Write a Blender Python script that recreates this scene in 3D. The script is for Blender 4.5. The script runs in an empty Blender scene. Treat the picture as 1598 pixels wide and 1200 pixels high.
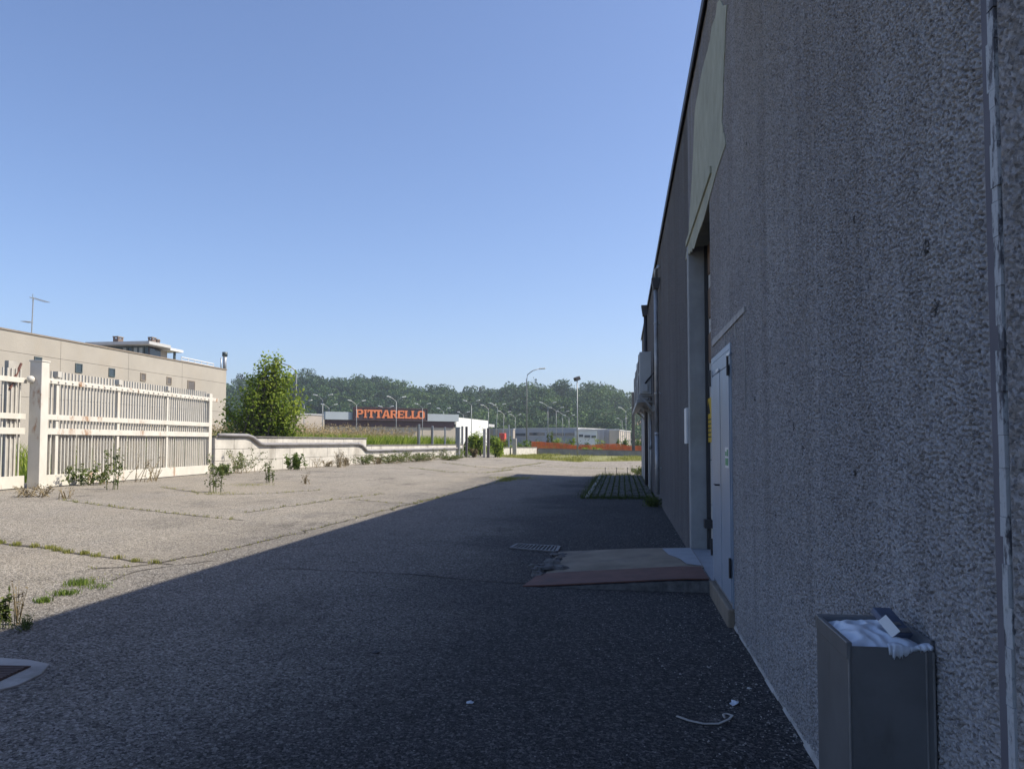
import bpy, math, random
import numpy as np
from mathutils import Vector, Matrix

random.seed(7)
RNG = np.random.default_rng(7)
S = bpy.context.scene
COL = S.collection

# ------------------------------------------------------------------ camera
F, CX, CY, PITCH = 1200.0, 799.0, 637.6, math.radians(2.5)
TH = math.radians(8.15)
EYE = Vector((0, 0, 1.5))
CR = Vector((math.cos(TH), math.sin(TH), 0))
FH = Vector((-math.sin(TH), math.cos(TH), 0))
CF = FH * math.cos(PITCH) + Vector((0, 0, math.sin(PITCH)))
CU = -FH * math.sin(PITCH) + Vector((0, 0, math.cos(PITCH)))
cam_d = bpy.data.cameras.new('camera')
cam = bpy.data.objects.new('camera', cam_d)
COL.objects.link(cam)
cam_d.sensor_width = 36
cam_d.lens = F / 1598 * 36
cam_d.shift_y = (CY - 600) / 1598
cam_d.clip_start, cam_d.clip_end = 0.05, 4000
m = Matrix.Identity(4)
for i, v in enumerate((CR, CU, -CF)):
    m[0][i], m[1][i], m[2][i] = v
m.translation = EYE
cam.matrix_world = m
S.camera = cam

# ------------------------------------------------------------------ light
SUN_EL = math.radians(47.5)
SAZ = Vector((0.985, 0.17, 0)).normalized()
SUNV = SAZ * math.cos(SUN_EL) + Vector((0, 0, math.sin(SUN_EL)))
W_ = bpy.data.worlds.new('World')
S.world = W_
W_.use_nodes = True
wn, wl = W_.node_tree.nodes, W_.node_tree.links
sky = wn.new('ShaderNodeTexSky')
sky.sky_type = 'NISHITA'
sky.sun_disc = False
sky.sun_elevation = SUN_EL
sky.sun_rotation = math.atan2(SAZ.x, SAZ.y)
sky.altitude = 100
sky.air_density, sky.dust_density, sky.ozone_density = 1.0, 1.3, 5.0
bal = wn.new('ShaderNodeMix'); bal.data_type = 'RGBA'; bal.blend_type = 'MULTIPLY'
bal.inputs[0].default_value = 1.0
bal.inputs[7].default_value = (1.03, 0.982, 1.045, 1)      # camera white balance leans to violet
wl.new(sky.outputs[0], bal.inputs[6])
wl.new(bal.outputs[2], wn['Background'].inputs[0])
wn['Background'].inputs[1].default_value = 0.119
sd = bpy.data.lights.new('sun', 'SUN')
sun = bpy.data.objects.new('sun', sd)
COL.objects.link(sun)
sd.energy, sd.angle, sd.color = 4.6, math.radians(0.53), (1.0, 0.92, 0.78)
sun.rotation_euler = SUNV.to_track_quat('Z', 'Y').to_euler()
S.view_settings.view_transform = 'Standard'
S.view_settings.look = 'None'
S.view_settings.gamma = 1
S.view_settings.exposure = 0.6
S.view_settings.use_curve_mapping = False
S.render.engine = 'CYCLES'
S.cycles.use_denoising = True
S.cycles.max_bounces = 6
S.cycles.transparent_max_bounces = 8
S.cycles.volume_bounces = 0

# ------------------------------------------------------------------ geometry helpers
def gz(x, y=0):
    """height of the ground: it rises 4 % towards the fence"""
    return 0.04 * (-2 - min(max(x, -12), -2))

def ray(px, py):
    return CF + CR * ((px - CX) / F) + CU * ((CY - py) / F)

def P(px, py, d):
    r = ray(px, py)
    return EYE + r * (d / r.dot(FH))

def G(px, py, dz=0.0):
    r = ray(px, py)
    z = 0.0
    for _ in range(30):
        p = EYE + r * ((z - EYE.z) / r.z)
        z = gz(p.x, p.y)
    return Vector((p.x, p.y, z + dz))

def GD(px, d, dz=0.0):
    p = P(px, 690, d)
    return Vector((p.x, p.y, gz(p.x) + dz))

def PX(px, py, X):
    """point of the vertical plane x = X seen at a photo position"""
    r = ray(px, py)
    return EYE + r * (X / r.x)

ORIG = {}

def empty(name, loc, label=None, cat=None, group=None, kind=None):
    o = bpy.data.objects.new(name, None)
    o.empty_display_size = 0.1
    COL.objects.link(o)
    o.location = loc
    ORIG[o.name] = Vector(loc)
    tag(o, label, cat, group, kind)
    return o

def tag(o, label=None, cat=None, group=None, kind=None):
    if label: o['label'] = label
    if cat: o['category'] = cat
    if group: o['group'] = group
    if kind: o['kind'] = kind
    return o

class MB:
    def __init__(self):
        self.v, self.f = [], []
    def add(self, vs, fs):
        b = len(self.v)
        self.v += [tuple(p) for p in vs]
        self.f += [tuple(b + i for i in q) for q in fs]
        return self
    def box(self, lo, hi, mat=None):
        x0, y0, z0 = lo; x1, y1, z1 = hi
        vs = [(x0,y0,z0),(x1,y0,z0),(x1,y1,z0),(x0,y1,z0),(x0,y0,z1),(x1,y0,z1),(x1,y1,z1),(x0,y1,z1)]
        if mat is not None: vs = [mat @ Vector(p) for p in vs]
        return self.add(vs, [(3,2,1,0),(4,5,6,7),(0,1,5,4),(1,2,6,5),(2,3,7,6),(3,0,4,7)])
    def beam(self, a, b, w, h, up=Vector((0,0,1))):
        """box bar from a to b, w across, h along up"""
        a, b = Vector(a), Vector(b)
        t = (b - a).normalized()
        s = t.cross(up)
        if s.length < 1e-4: s = t.cross(Vector((1, 0, 0)))
        s.normalize(); u = s.cross(t).normalized()
        vs = []
        for q in (a, b):
            for i, j in ((-1,-1),(1,-1),(1,1),(-1,1)):
                vs.append(q + s * (i*w/2) + u * (j*h/2))
        return self.add(vs, [(0,1,2,3),(7,6,5,4),(0,4,5,1),(1,5,6,2),(2,6,7,3),(3,7,4,0)])
    def tube(self, pts, r, n=8, cap=True):
        pts = [Vector(p) for p in pts]
        rs = r if isinstance(r, (list, tuple)) else [r] * len(pts)
        vs, fs = [], []
        ref = Vector((0.31, 0.17, 0.93)).normalized()
        for i, p in enumerate(pts):
            t = (pts[min(i+1, len(pts)-1)] - pts[max(i-1, 0)]).normalized()
            s = t.cross(ref)
            if s.length < 0.05: s = t.cross(Vector((1, 0, 0)))
            s.normalize(); u = s.cross(t)
            for k in range(n):
                a = 2*math.pi*k/n
                vs.append(p + (s*math.cos(a) + u*math.sin(a)) * rs[i])
        for i in range(len(pts)-1):
            for k in range(n):
                fs.append((i*n+k, i*n+(k+1)%n, (i+1)*n+(k+1)%n, (i+1)*n+k))
        if cap:
            fs.append(tuple(range(n-1, -1, -1)))
            fs.append(tuple((len(pts)-1)*n + k for k in range(n)))
        return self.add(vs, fs)
    def prism(self, poly, d):
        """polygon (3-D points, in order) pushed along the vector d"""
        poly = [Vector(p) for p in poly]; d = Vector(d)
        n = len(poly)
        vs = poly + [p + d for p in poly]
        fs = [tuple(range(n-1, -1, -1)), tuple(range(n, 2*n))]
        fs += [(k, (k+1) % n, n+(k+1) % n, n+k) for k in range(n)]
        return self.add(vs, fs)
    def ball(self, c, r, seg=10, rings=6):
        c = Vector(c)
        rx, ry, rz = r if isinstance(r, (tuple, list)) else (r, r, r)
        vs = [c + Vector((0,0,-rz))]; fs = []
        for i in range(1, rings):
            a = -math.pi/2 + math.pi*i/rings
            for k in range(seg):
                b = 2*math.pi*k/seg
                vs.append(c + Vector((rx*math.cos(a)*math.cos(b), ry*math.cos(a)*math.sin(b), rz*math.sin(a))))
        vs.append(c + Vector((0,0,rz)))
        for k in range(seg):
            fs.append((0, 1+(k+1)%seg, 1+k))
            fs.append((len(vs)-1, 1+(rings-2)*seg+k, 1+(rings-2)*seg+(k+1)%seg))
        for i in range(rings-2):
            for k in range(seg):
                fs.append((1+i*seg+k, 1+i*seg+(k+1)%seg, 1+(i+1)*seg+(k+1)%seg, 1+(i+1)*seg+k))
        return self.add(vs, fs)
    def build(self, name, mat, parent=None, smooth=False, bevel=0, orig=None):
        me = bpy.data.meshes.new(name)
        o0 = Vector((0,0,0))
        p = parent
        while p is not None:
            o0 += p.location
            p = p.parent
        if orig is not None: o0 = Vector(orig)
        me.from_pydata([(x-o0.x, y-o0.y, z-o0.z) for x, y, z in self.v], [], self.f)
        me.materials.append(mat)
        if smooth:
            me.polygons.foreach_set('use_smooth', [True]*len(me.polygons))
        o = bpy.data.objects.new(name, me)
        COL.objects.link(o)
        if parent is not None: o.parent = parent
        elif orig is not None: o.location = o0
        if bevel:
            b = o.modifiers.new('bevel', 'BEVEL')
            b.width, b.segments, b.limit_method = bevel, 2, 'ANGLE'
        return o

def np_mesh(name, verts, faces_flat, sizes, mat, parent=None, tint=None, smooth=False, orig=None):
    """fast mesh from arrays; tint = one float per face in the attribute 'tint'"""
    me = bpy.data.meshes.new(name)
    verts = np.asarray(verts, dtype=np.float32)
    o0 = Vector((0,0,0)); p = parent
    while p is not None:
        o0 += p.location; p = p.parent
    if orig is not None: o0 = Vector(orig)
    verts = verts - np.array(o0, dtype=np.float32)
    me.vertices.add(len(verts))
    me.vertices.foreach_set('co', verts.ravel())
    me.loops.add(len(faces_flat))
    me.loops.foreach_set('vertex_index', np.asarray(faces_flat, dtype=np.int32))
    sizes = np.asarray(sizes, dtype=np.int32)
    me.polygons.add(len(sizes))
    st = np.zeros(len(sizes), dtype=np.int32); st[1:] = np.cumsum(sizes)[:-1]
    me.polygons.foreach_set('loop_start', st)
    me.update(calc_edges=True)
    if smooth: me.polygons.foreach_set('use_smooth', np.ones(len(sizes), dtype=bool))
    if tint is not None:
        a = me.attributes.new('tint', 'FLOAT', 'FACE')
        a.data.foreach_set('value', np.asarray(tint, dtype=np.float32))
    me.validate()
    me.materials.append(mat)
    o = bpy.data.objects.new(name, me)
    COL.objects.link(o)
    if parent is not None: o.parent = parent
    elif orig is not None: o.location = o0
    return o

def unit(v):
    return v / np.maximum(np.linalg.norm(v, axis=1, keepdims=True), 1e-6)

def leaves(name, pts, size, mat, parent=None, tint=None, aspect=0.62, flat=0.35, orig=None):
    """folded diamond leaves, one quad pair each, at pts"""
    pts = np.asarray(pts, dtype=float); n = len(pts)
    size = np.broadcast_to(np.asarray(size, dtype=float), (n,))[:, None]
    t = RNG.normal(size=(n, 3)); t[:, 2] = t[:, 2]*0.7 - 0.15; t = unit(t)
    nn = RNG.normal(size=(n, 3)); nn[:, 2] = np.abs(nn[:, 2]) + flat
    s = unit(np.cross(t, nn)); up = np.cross(s, t)
    b = pts - t*size*0.5
    a = pts + t*size*0.5
    l = pts + s*size*aspect*0.5 + up*size*0.10 - t*size*0.08
    r = pts - s*size*aspect*0.5 + up*size*0.10 - t*size*0.08
    v = np.stack([b, r, a, l], axis=1).reshape(-1, 3)
    i = np.arange(n)[:, None]*4
    f = np.concatenate([i, i+1, i+2, i, i+2, i+3], axis=1).ravel()
    if tint is None: tint = RNG.random(n)
    return np_mesh(name, v, f, np.full(2*n, 3), mat, parent, np.repeat(tint, 2), orig=orig)

def blades(name, base, h, w, mat, parent=None, lean=0.35, tint=None, orig=None):
    base = np.asarray(base, dtype=float); n = len(base)
    h = np.broadcast_to(np.asarray(h, dtype=float), (n,))[:, None]
    w = np.broadcast_to(np.asarray(w, dtype=float), (n,))[:, None]
    a = RNG.random(n)*2*math.pi
    s = np.stack([np.cos(a), np.sin(a), np.zeros(n)], 1)
    b = RNG.random(n)*2*math.pi
    l = np.stack([np.cos(b), np.sin(b), np.zeros(n)], 1) * (RNG.random((n, 1))*lean)
    z = np.array([[0, 0, 1.0]])
    mid = base + h*(z*0.55 + l*0.3)
    tip = base + h*(z*0.95 + l*1.1)
    v = np.stack([base - s*w/2, base + s*w/2, mid + s*w*0.42, mid - s*w*0.42, tip], 1).reshape(-1, 3)
    i = np.arange(n)[:, None]*5
    f = np.concatenate([i, i+1, i+2, i+3, i+3, i+2, i+4], axis=1).ravel()
    if tint is None: tint = RNG.random(n)
    return np_mesh(name, v, f, np.tile([4, 3], n), mat, parent, np.repeat(tint, 2), orig=orig)

def copy_tree(o, parent=None):
    c = o.copy(); COL.objects.link(c)
    if parent is not None: c.parent = parent
    for ch in list(o.children): copy_tree(ch, c)
    return c

# ------------------------------------------------------------------ materials
class NT:
    def __init__(self, name):
        self.m = bpy.data.materials.new(name)
        self.m.use_nodes = True
        self.n, self.l = self.m.node_tree.nodes, self.m.node_tree.links
        self.b = self.n['Principled BSDF']
        self.out = self.n['Material Output']
        g = self.n.new('ShaderNodeNewGeometry')
        self.pos = g.outputs['Position']
        self.nrm = g.outputs['Normal']
    def node(self, t, **k):
        n = self.n.new(t)
        for a, v in k.items(): setattr(n, a, v)
        return n
    def link(self, a, b): self.l.new(a, b)
    def scaled(self, sx, sy, sz, src=None):
        mp = self.node('ShaderNodeMapping')
        mp.inputs['Scale'].default_value = (sx, sy, sz)
        self.link(src or self.pos, mp.inputs['Vector'])
        return mp.outputs[0]
    def noise(self, scale, detail=4, rough=0.55, vec=None, out='Fac'):
        n = self.node('ShaderNodeTexNoise')
        n.inputs['Scale'].default_value = scale
        n.inputs['Detail'].default_value = detail
        n.inputs['Roughness'].default_value = rough
        self.link(vec or self.pos, n.inputs['Vector'])
        return n.outputs[out]
    def voro(self, scale, feature='F1', out='Distance', vec=None, rand=1.0):
        n = self.node('ShaderNodeTexVoronoi', feature=feature)
        n.inputs['Scale'].default_value = scale
        n.inputs['Randomness'].default_value = rand
        self.link(vec or self.pos, n.inputs['Vector'])
        return n.outputs[out]
    def ramp(self, src, stops):
        r = self.node('ShaderNodeValToRGB')
        while len(r.color_ramp.elements) < len(stops): r.color_ramp.elements.new(0.5)
        for e, (p, c) in zip(r.color_ramp.elements, stops):
            e.position = p
            e.color = (c, c, c, 1) if not hasattr(c, '__len__') else (*c, 1)
        self.link(src, r.inputs[0])
        return r.outputs[0]
    def mix(self, fac, a, b, blend='MIX'):
        n = self.node('ShaderNodeMix', data_type='RGBA', blend_type=blend)
        for i, x in ((0, fac), (6, a), (7, b)):
            if hasattr(x, 'is_output') or isinstance(x, bpy.types.NodeSocket): self.link(x, n.inputs[i])
            elif hasattr(x, '__len__'): n.inputs[i].default_value = (*x, 1)
            else: n.inputs[i].default_value = x
        return n.outputs[2]
    def math(self, op, a, b=0.0, c=None):
        n = self.node('ShaderNodeMath', operation=op)
        for i, x in enumerate((a, b) if c is None else (a, b, c)):
            if isinstance(x, bpy.types.NodeSocket): self.link(x, n.inputs[i])
            else: n.inputs[i].default_value = x
        return n.outputs[0]
    def range(self, src, a, b, c=0.0, d=1.0):
        n = self.node('ShaderNodeMapRange', interpolation_type='SMOOTHSTEP')
        self.link(src, n.inputs[0])
        for i, v in enumerate((a, b, c, d)): n.inputs[i+1].default_value = v
        return n.outputs[0]
    def xyz(self, i):
        s = self.node('ShaderNodeSeparateXYZ')
        self.link(self.pos, s.inputs[0])
        return s.outputs[i]
    def bump(self, h, dist, strength=1.0):
        n = self.node('ShaderNodeBump')
        n.inputs['Distance'].default_value = dist
        n.inputs['Strength'].default_value = strength
        self.link(h, n.inputs['Height'])
        self.link(n.outputs[0], self.b.inputs['Normal'])
    def base(self, c, rough=0.85, metal=0.0, spec=None):
        if isinstance(c, bpy.types.NodeSocket): self.link(c, self.b.inputs['Base Color'])
        else: self.b.inputs['Base Color'].default_value = (*c, 1)
        if isinstance(rough, bpy.types.NodeSocket): self.link(rough, self.b.inputs['Roughness'])
        else: self.b.inputs['Roughness'].default_value = rough
        self.b.inputs['Metallic'].default_value = metal
        if spec is not None: self.b.inputs['Specular IOR Level'].default_value = spec
        return self.m

def simple(name, c, rough=0.8, metal=0.0, var=0.25, scale=3.0, bump=0.0, spec=None, dirt=None):
    """a colour with soft irregular variation, optional dirt colour and grain"""
    t = NT(name)
    n = t.noise(scale, 5, 0.6)
    c0 = tuple(x*(1-var) for x in c); c1 = tuple(min(1, x*(1+var)) for x in c)
    col = t.ramp(n, [(0.3, c0), (0.7, c1)])
    if dirt:
        d = t.range(t.noise(scale*0.6, 6, 0.7, t.scaled(1, 1, 0.35)), 0.50, 0.72)
        col = t.mix(t.math('MULTIPLY', d, 0.7), col, dirt)
    if bump:
        t.bump(t.noise(scale*18, 3, 0.6), bump)
    return t.base(col, rough, metal, spec)

def leaf_mat(name, dark, mid, light, trans=0.35):
    t = NT(name)
    a = t.node('ShaderNodeAttribute', attribute_name='tint')
    col = t.ramp(a.outputs['Fac'], [(0.0, dark), (0.5, mid), (1.0, light)])
    t.base(col, 0.6, spec=0.25)
    tr = t.node('ShaderNodeBsdfTranslucent')
    t.link(col, tr.inputs['Color'])
    mx = t.node('ShaderNodeMixShader')
    mx.inputs[0].default_value = trans
    t.link(t.b.outputs[0], mx.inputs[1]); t.link(tr.outputs[0], mx.inputs[2])
    t.link(mx.outputs[0], t.out.inputs[0])
    return t.m

def stucco(name, relief, k=1.0):
    """grey splatter render with rain streaks; relief = bump for panels too far for real relief"""
    t = NT(name)
    z = t.xyz(2)
    st = t.noise(1.0, 5, 0.6, t.scaled(0.0, 3.2, 0.10))
    st2 = t.noise(1.0, 4, 0.6, t.scaled(0.0, 9.0, 0.22))
    cloud = t.noise(0.9, 5, 0.6)
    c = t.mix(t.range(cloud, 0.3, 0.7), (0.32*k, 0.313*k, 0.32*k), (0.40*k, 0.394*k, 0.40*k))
    c = t.mix(t.math('MULTIPLY', t.range(st, 0.46, 0.74), 0.55), c, (0.165*k, 0.155*k, 0.15*k))
    c = t.mix(t.math('MULTIPLY', t.range(st2, 0.48, 0.76), 0.25), c, (0.23*k, 0.215*k, 0.215*k))
    brown = t.math('MULTIPLY', t.range(z, 2.2, 6.0), t.range(t.noise(1.0, 4, 0.6, t.scaled(0, 2.2, 0.15)), 0.3, 0.65))
    c = t.mix(t.math('MULTIPLY', brown, 0.75), c, (0.25*k, 0.215*k, 0.165*k))
    splash = t.math('MULTIPLY', t.range(z, 0.55, 0.0), t.range(t.noise(5, 5, 0.65), 0.35, 0.7))
    c = t.mix(t.math('MULTIPLY', splash, 0.6), c, (0.34, 0.33, 0.31))
    grain = t.noise(140, 3, 0.7)
    c = t.mix(t.range(grain, 0.3, 0.8, 0.0, 0.35), c, (0.46*k, 0.45*k, 0.45*k))
    # mixed light and dark stone chips thrown on with the render
    for sc, w_ in ((85, 0.50), (150, 0.38)):
        cc = t.node('ShaderNodeSeparateColor'); t.link(t.voro(sc, out='Color'), cc.inputs[0])
        c = t.mix(t.math('MULTIPLY', t.range(cc.outputs[0], 0.66, 0.92), w_), c, (0.075*k, 0.072*k, 0.08*k))
        c = t.mix(t.math('MULTIPLY', t.range(cc.outputs[1], 0.70, 0.98), w_*0.6), c, (0.56*k, 0.55*k, 0.55*k))
    # black fungus spots
    sp = t.voro(2.6, out='Distance')
    spot = t.math('MULTIPLY', t.range(sp, 0.080, 0.05), t.range(t.noise(40, 4, 0.7), 0.40, 0.55))
    c = t.mix(t.math('MULTIPLY', spot, 0.9), c, (0.03, 0.03, 0.03))
    t.base(c, 0.95, spec=0.15)
    if relief:
        h = t.math('ADD', t.range(t.noise(48, 2, 0.6), 0.36, 0.60), t.math('MULTIPLY', t.noise(170, 2, 0.6), 0.3))
        t.bump(h, 0.016, 1.0)
    else:
        t.bump(t.noise(300, 3, 0.6), 0.0012, 0.8)
    return t.m

def asphalt(name):
    t = NT(name)
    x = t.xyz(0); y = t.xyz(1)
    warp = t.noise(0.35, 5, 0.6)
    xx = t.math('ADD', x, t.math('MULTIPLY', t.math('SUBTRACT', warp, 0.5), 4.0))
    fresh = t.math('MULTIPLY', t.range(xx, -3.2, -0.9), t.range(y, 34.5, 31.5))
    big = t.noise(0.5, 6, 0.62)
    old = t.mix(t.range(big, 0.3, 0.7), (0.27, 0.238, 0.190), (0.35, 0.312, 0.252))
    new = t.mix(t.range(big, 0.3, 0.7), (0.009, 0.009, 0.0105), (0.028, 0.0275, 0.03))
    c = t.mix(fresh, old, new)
    # newer darker mix beside the building; further out its cast shadow is painted darker
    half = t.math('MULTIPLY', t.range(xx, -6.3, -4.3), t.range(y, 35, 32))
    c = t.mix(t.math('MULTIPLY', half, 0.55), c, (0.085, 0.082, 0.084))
    # worn lighter patches and sooty drifts
    pw = t.noise(0.9, 6, 0.7, t.scaled(1.0, 0.55, 1))
    c = t.mix(t.math('MULTIPLY', t.range(pw, 0.52, 0.66), 0.5), c, t.mix(t.range(fresh, 0, 1, 0.5, 0.2), c, (0.22, 0.21, 0.20)))
    c = t.mix(t.math('MULTIPLY', t.range(pw, 0.47, 0.32), 0.55), c, t.mix(0.55, c, (0.02, 0.019, 0.018)))
    # exposed aggregate, two gauges
    for sc, a, b in ((140, 0.55, 0.55), (64, 0.70, 0.70)):
        cell = t.voro(sc, out='Color')
        sp = t.node('ShaderNodeSeparateColor'); t.link(cell, sp.inputs[0])
        stone = t.range(sp.outputs[0], 0.60, 0.98)
        pit = t.range(sp.outputs[1], 0.60, 0.95)
        c = t.mix(t.math('MULTIPLY', stone, a), c, t.mix(t.range(fresh, 0, 1, 0.45, 0.24), c, (0.66, 0.62, 0.57)))
        c = t.mix(t.math('MULTIPLY', pit, b), c, (0.016, 0.015, 0.015))
    cell2 = t.voro(48, out='Color')
    sp2 = t.node('ShaderNodeSeparateColor'); t.link(cell2, sp2.inputs[0])
    d2 = t.voro(48, out='Distance')
    chip = t.math('MULTIPLY', t.range(sp2.outputs[0], 0.93, 0.97), t.range(d2, 0.34, 0.2))
    c = t.mix(t.math('MULTIPLY', chip, 0.7), c, (0.45, 0.43, 0.40))
    # ravelled patches that read from further off
    rav = t.range(t.noise(6.5, 6, 0.75), 0.52, 0.70)
    c = t.mix(t.math('MULTIPLY', rav, 0.62), c, t.mix(0.5, c, (0.03, 0.028, 0.026)))
    rav2 = t.range(t.noise(14, 5, 0.75), 0.55, 0.72)
    c = t.mix(t.math('MULTIPLY', rav2, 0.30), c, t.mix(t.range(fresh, 0, 1, 0.3, 0.06), c, (0.60, 0.56, 0.5)))
    # stains, tyre drags and dust drifts
    stain = t.range(t.noise(0.8, 6, 0.7, t.scaled(1.0, 0.35, 1)), 0.56, 0.72)
    c = t.mix(t.math('MULTIPLY', stain, 0.5), c, (0.045, 0.04, 0.037))
    dust = t.range(t.noise(0.23, 6, 0.65, t.scaled(1.0, 0.4, 1)), 0.5, 0.7)
    c = t.mix(t.math('MULTIPLY', t.math('MULTIPLY', dust, t.range(xx, -4.0, -6.0)), 0.45), c, (0.33, 0.285, 0.22))
    t.base(c, t.range(sp.outputs[2], 0, 1, 0.78, 0.99), spec=0.16)
    h = t.math('ADD', t.voro(80), t.math('MULTIPLY', t.noise(22, 6, 0.7), 1.8))
    t.bump(h, 0.010, 1.0)
    return t.m

M = {}
M['stucco_near'] = stucco('splatter_render_near', False)
M['stucco'] = stucco('splatter_render', True)
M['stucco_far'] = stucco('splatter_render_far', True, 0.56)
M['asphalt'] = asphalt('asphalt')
M['concrete'] = simple('concrete', (0.34, 0.33, 0.31), 0.9, var=0.2, scale=2.5, bump=0.003, dirt=(0.16, 0.15, 0.13))
M['jamb'] = simple('jamb_concrete', (0.30, 0.31, 0.31), 0.88, var=0.15, scale=3, bump=0.002, dirt=(0.19, 0.18, 0.16))
M['patch'] = simple('bare_cement', (0.36, 0.365, 0.28), 0.95, var=0.16, scale=4, bump=0.006, dirt=(0.30, 0.30, 0.24))
M['cement_strip'] = simple('cement_strip', (0.42, 0.41, 0.39), 0.95, var=0.2, scale=6, bump=0.004, dirt=(0.2, 0.19, 0.18))
M['block'] = simple('block_concrete', (0.47, 0.445, 0.395), 0.92, var=0.2, scale=1.3, bump=0.005, dirt=(0.25, 0.225, 0.185))
M['blockgrey'] = simple('block_grey', (0.25, 0.245, 0.225), 0.92, var=0.2, scale=1.0, bump=0.004, dirt=(0.14, 0.13, 0.12))
M['coping'] = simple('coping', (0.13, 0.12, 0.11), 0.85, var=0.3, scale=3, bump=0.003)
M['pipe_grey'] = simple('pipe_grey', (0.23, 0.22, 0.22), 0.55, var=0.2, scale=2)
M['zinc'] = simple('zinc_pipe', (0.40, 0.41, 0.42), 0.45, metal=0.35, var=0.25, scale=4, dirt=(0.24, 0.2, 0.16))
M['darkpipe'] = simple('dark_pipe', (0.06, 0.055, 0.055), 0.6, var=0.2)
M['white_paint'] = simple('white_paint', (0.58, 0.55, 0.48), 0.5, var=0.07, scale=2.5, dirt=(0.55, 0.47, 0.36))
def rusty():
    t = NT('white_paint_rusting')
    n = t.noise(2.2, 6, 0.65)
    c = t.ramp(t.noise(3, 4), [(0.3, (0.53, 0.505, 0.44)), (0.7, (0.62, 0.59, 0.52))])
    c = t.mix(t.range(t.noise(1.3, 6, 0.72, t.scaled(1, 1, 0.4)), 0.55, 0.66), c, (0.30, 0.16, 0.08))
    c = t.mix(t.math('MULTIPLY', t.range(n, 0.55, 0.75), 0.5), c, (0.50, 0.44, 0.35))
    return t.base(c, 0.5)
M['white_rust'] = rusty()
M['bar_paint'] = simple('bar_paint', (0.48, 0.46, 0.41), 0.5, var=0.1, scale=4, dirt=(0.48, 0.42, 0.33))
M['panel_paint'] = simple('panel_paint', (0.56, 0.53, 0.465), 0.6, var=0.1, scale=1.5, dirt=(0.5, 0.45, 0.36))
M['door_blue'] = simple('door_paint', (0.28, 0.34, 0.42), 0.42, var=0.07, scale=2.5, dirt=(0.26, 0.27, 0.28))
M['door_edge'] = simple('door_edge', (0.05, 0.05, 0.055), 0.6)
M['gate_white'] = simple('gate_white', (0.60, 0.60, 0.58), 0.5, var=0.08, scale=2, dirt=(0.4, 0.38, 0.35))
M['gate_brown'] = simple('gate_brown', (0.16, 0.10, 0.06), 0.5, var=0.2)
M['rubber'] = simple('rubber', (0.018, 0.018, 0.02), 0.7, var=0.2)
M['steel_black'] = simple('black_steel', (0.03, 0.03, 0.032), 0.5, var=0.2)
M['rust_plate'] = simple('rust_plate', (0.135, 0.062, 0.048), 0.75, metal=0.15, var=0.25, scale=5, dirt=(0.07, 0.045, 0.04))
M['rust_grate'] = simple('rust_grate', (0.095, 0.06, 0.05), 0.8, var=0.3, scale=6)
M['drain_iron'] = simple('drain_iron', (0.135, 0.13, 0.13), 0.6, metal=0.2, var=0.3, scale=6)
M['bin_metal'] = simple('bin_metal', (0.165, 0.17, 0.175), 0.45, metal=0.3, var=0.15, scale=5, dirt=(0.085, 0.082, 0.076))
M['bin_edge'] = simple('bin_edge', (0.23, 0.23, 0.23), 0.5, metal=0.3, var=0.3, scale=9)
M['plastic_white'] = simple('white_plastic_bag', (0.60, 0.66, 0.74), 0.35, var=0.08, scale=10)
M['packet'] = simple('packet', (0.10, 0.13, 0.20), 0.4, var=0.3, scale=14)
M['ac'] = simple('ac_case', (0.44, 0.46, 0.46), 0.5, var=0.07, dirt=(0.34, 0.34, 0.33))
M['galv'] = simple('galvanised', (0.36, 0.37, 0.38), 0.45, metal=0.5, var=0.2, scale=6)
M['shopdoor'] = simple('shop_door', (0.42, 0.43, 0.44), 0.4, var=0.12, scale=2)
M['yellow'] = simple('yellow_sign', (0.62, 0.43, 0.04), 0.5, var=0.15, scale=8)
M['sign_white'] = simple('sign_white', (0.72, 0.73, 0.72), 0.5, var=0.06)
M['sign_green'] = simple('sign_green', (0.03, 0.28, 0.12), 0.5, var=0.1)
M['ink'] = simple('ink', (0.03, 0.03, 0.03), 0.6)
M['sky_paint'] = simple('threshold_paint', (0.26, 0.29, 0.33), 0.6, var=0.1, scale=6, dirt=(0.22, 0.22, 0.22))
M['slab'] = simple('ramp_concrete', (0.225, 0.19, 0.145), 0.92, var=0.3, scale=2.2, bump=0.004, dirt=(0.12, 0.11, 0.10))
M['sealant'] = None
M['beige'] = simple('beige_render', (0.335, 0.305, 0.262), 0.93, var=0.07, scale=0.5, bump=0.01, dirt=(0.33, 0.285, 0.225))
M['beige_dark'] = simple('beige_trim', (0.22, 0.18, 0.14), 0.9, var=0.1)
M['brick_red'] = simple('chimney_brick', (0.15, 0.11, 0.09), 0.9, var=0.2)
M['glass'] = None
M['winframe'] = simple('window_frame', (0.055, 0.075, 0.08), 0.5)
M['roofwhite'] = simple('roof_white', (0.62, 0.62, 0.60), 0.6, var=0.06)
M['eave'] = simple('eave_grey', (0.42, 0.42, 0.41), 0.7, var=0.06)
M['fascia'] = simple('fascia_grey', (0.32, 0.36, 0.385), 0.5, var=0.05, scale=0.3)
M['maroon'] = simple('maroon', (0.060, 0.017, 0.020), 0.6, var=0.15, scale=0.5)
M['signboard'] = simple('sign_board', (0.026, 0.016, 0.022), 0.5, var=0.1)
M['orange'] = simple('sign_orange', (0.58, 0.165, 0.05), 0.5, var=0.05)
M['whitewall'] = simple('white_wall', (0.66, 0.66, 0.63), 0.8, var=0.05, scale=0.3)
M['greywall'] = simple('grey_wall', (0.30, 0.32, 0.36), 0.8, var=0.08, scale=0.3)
M['greywall2'] = simple('grey_ribbed', (0.26, 0.275, 0.30), 0.8, var=0.08, scale=0.3)
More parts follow.
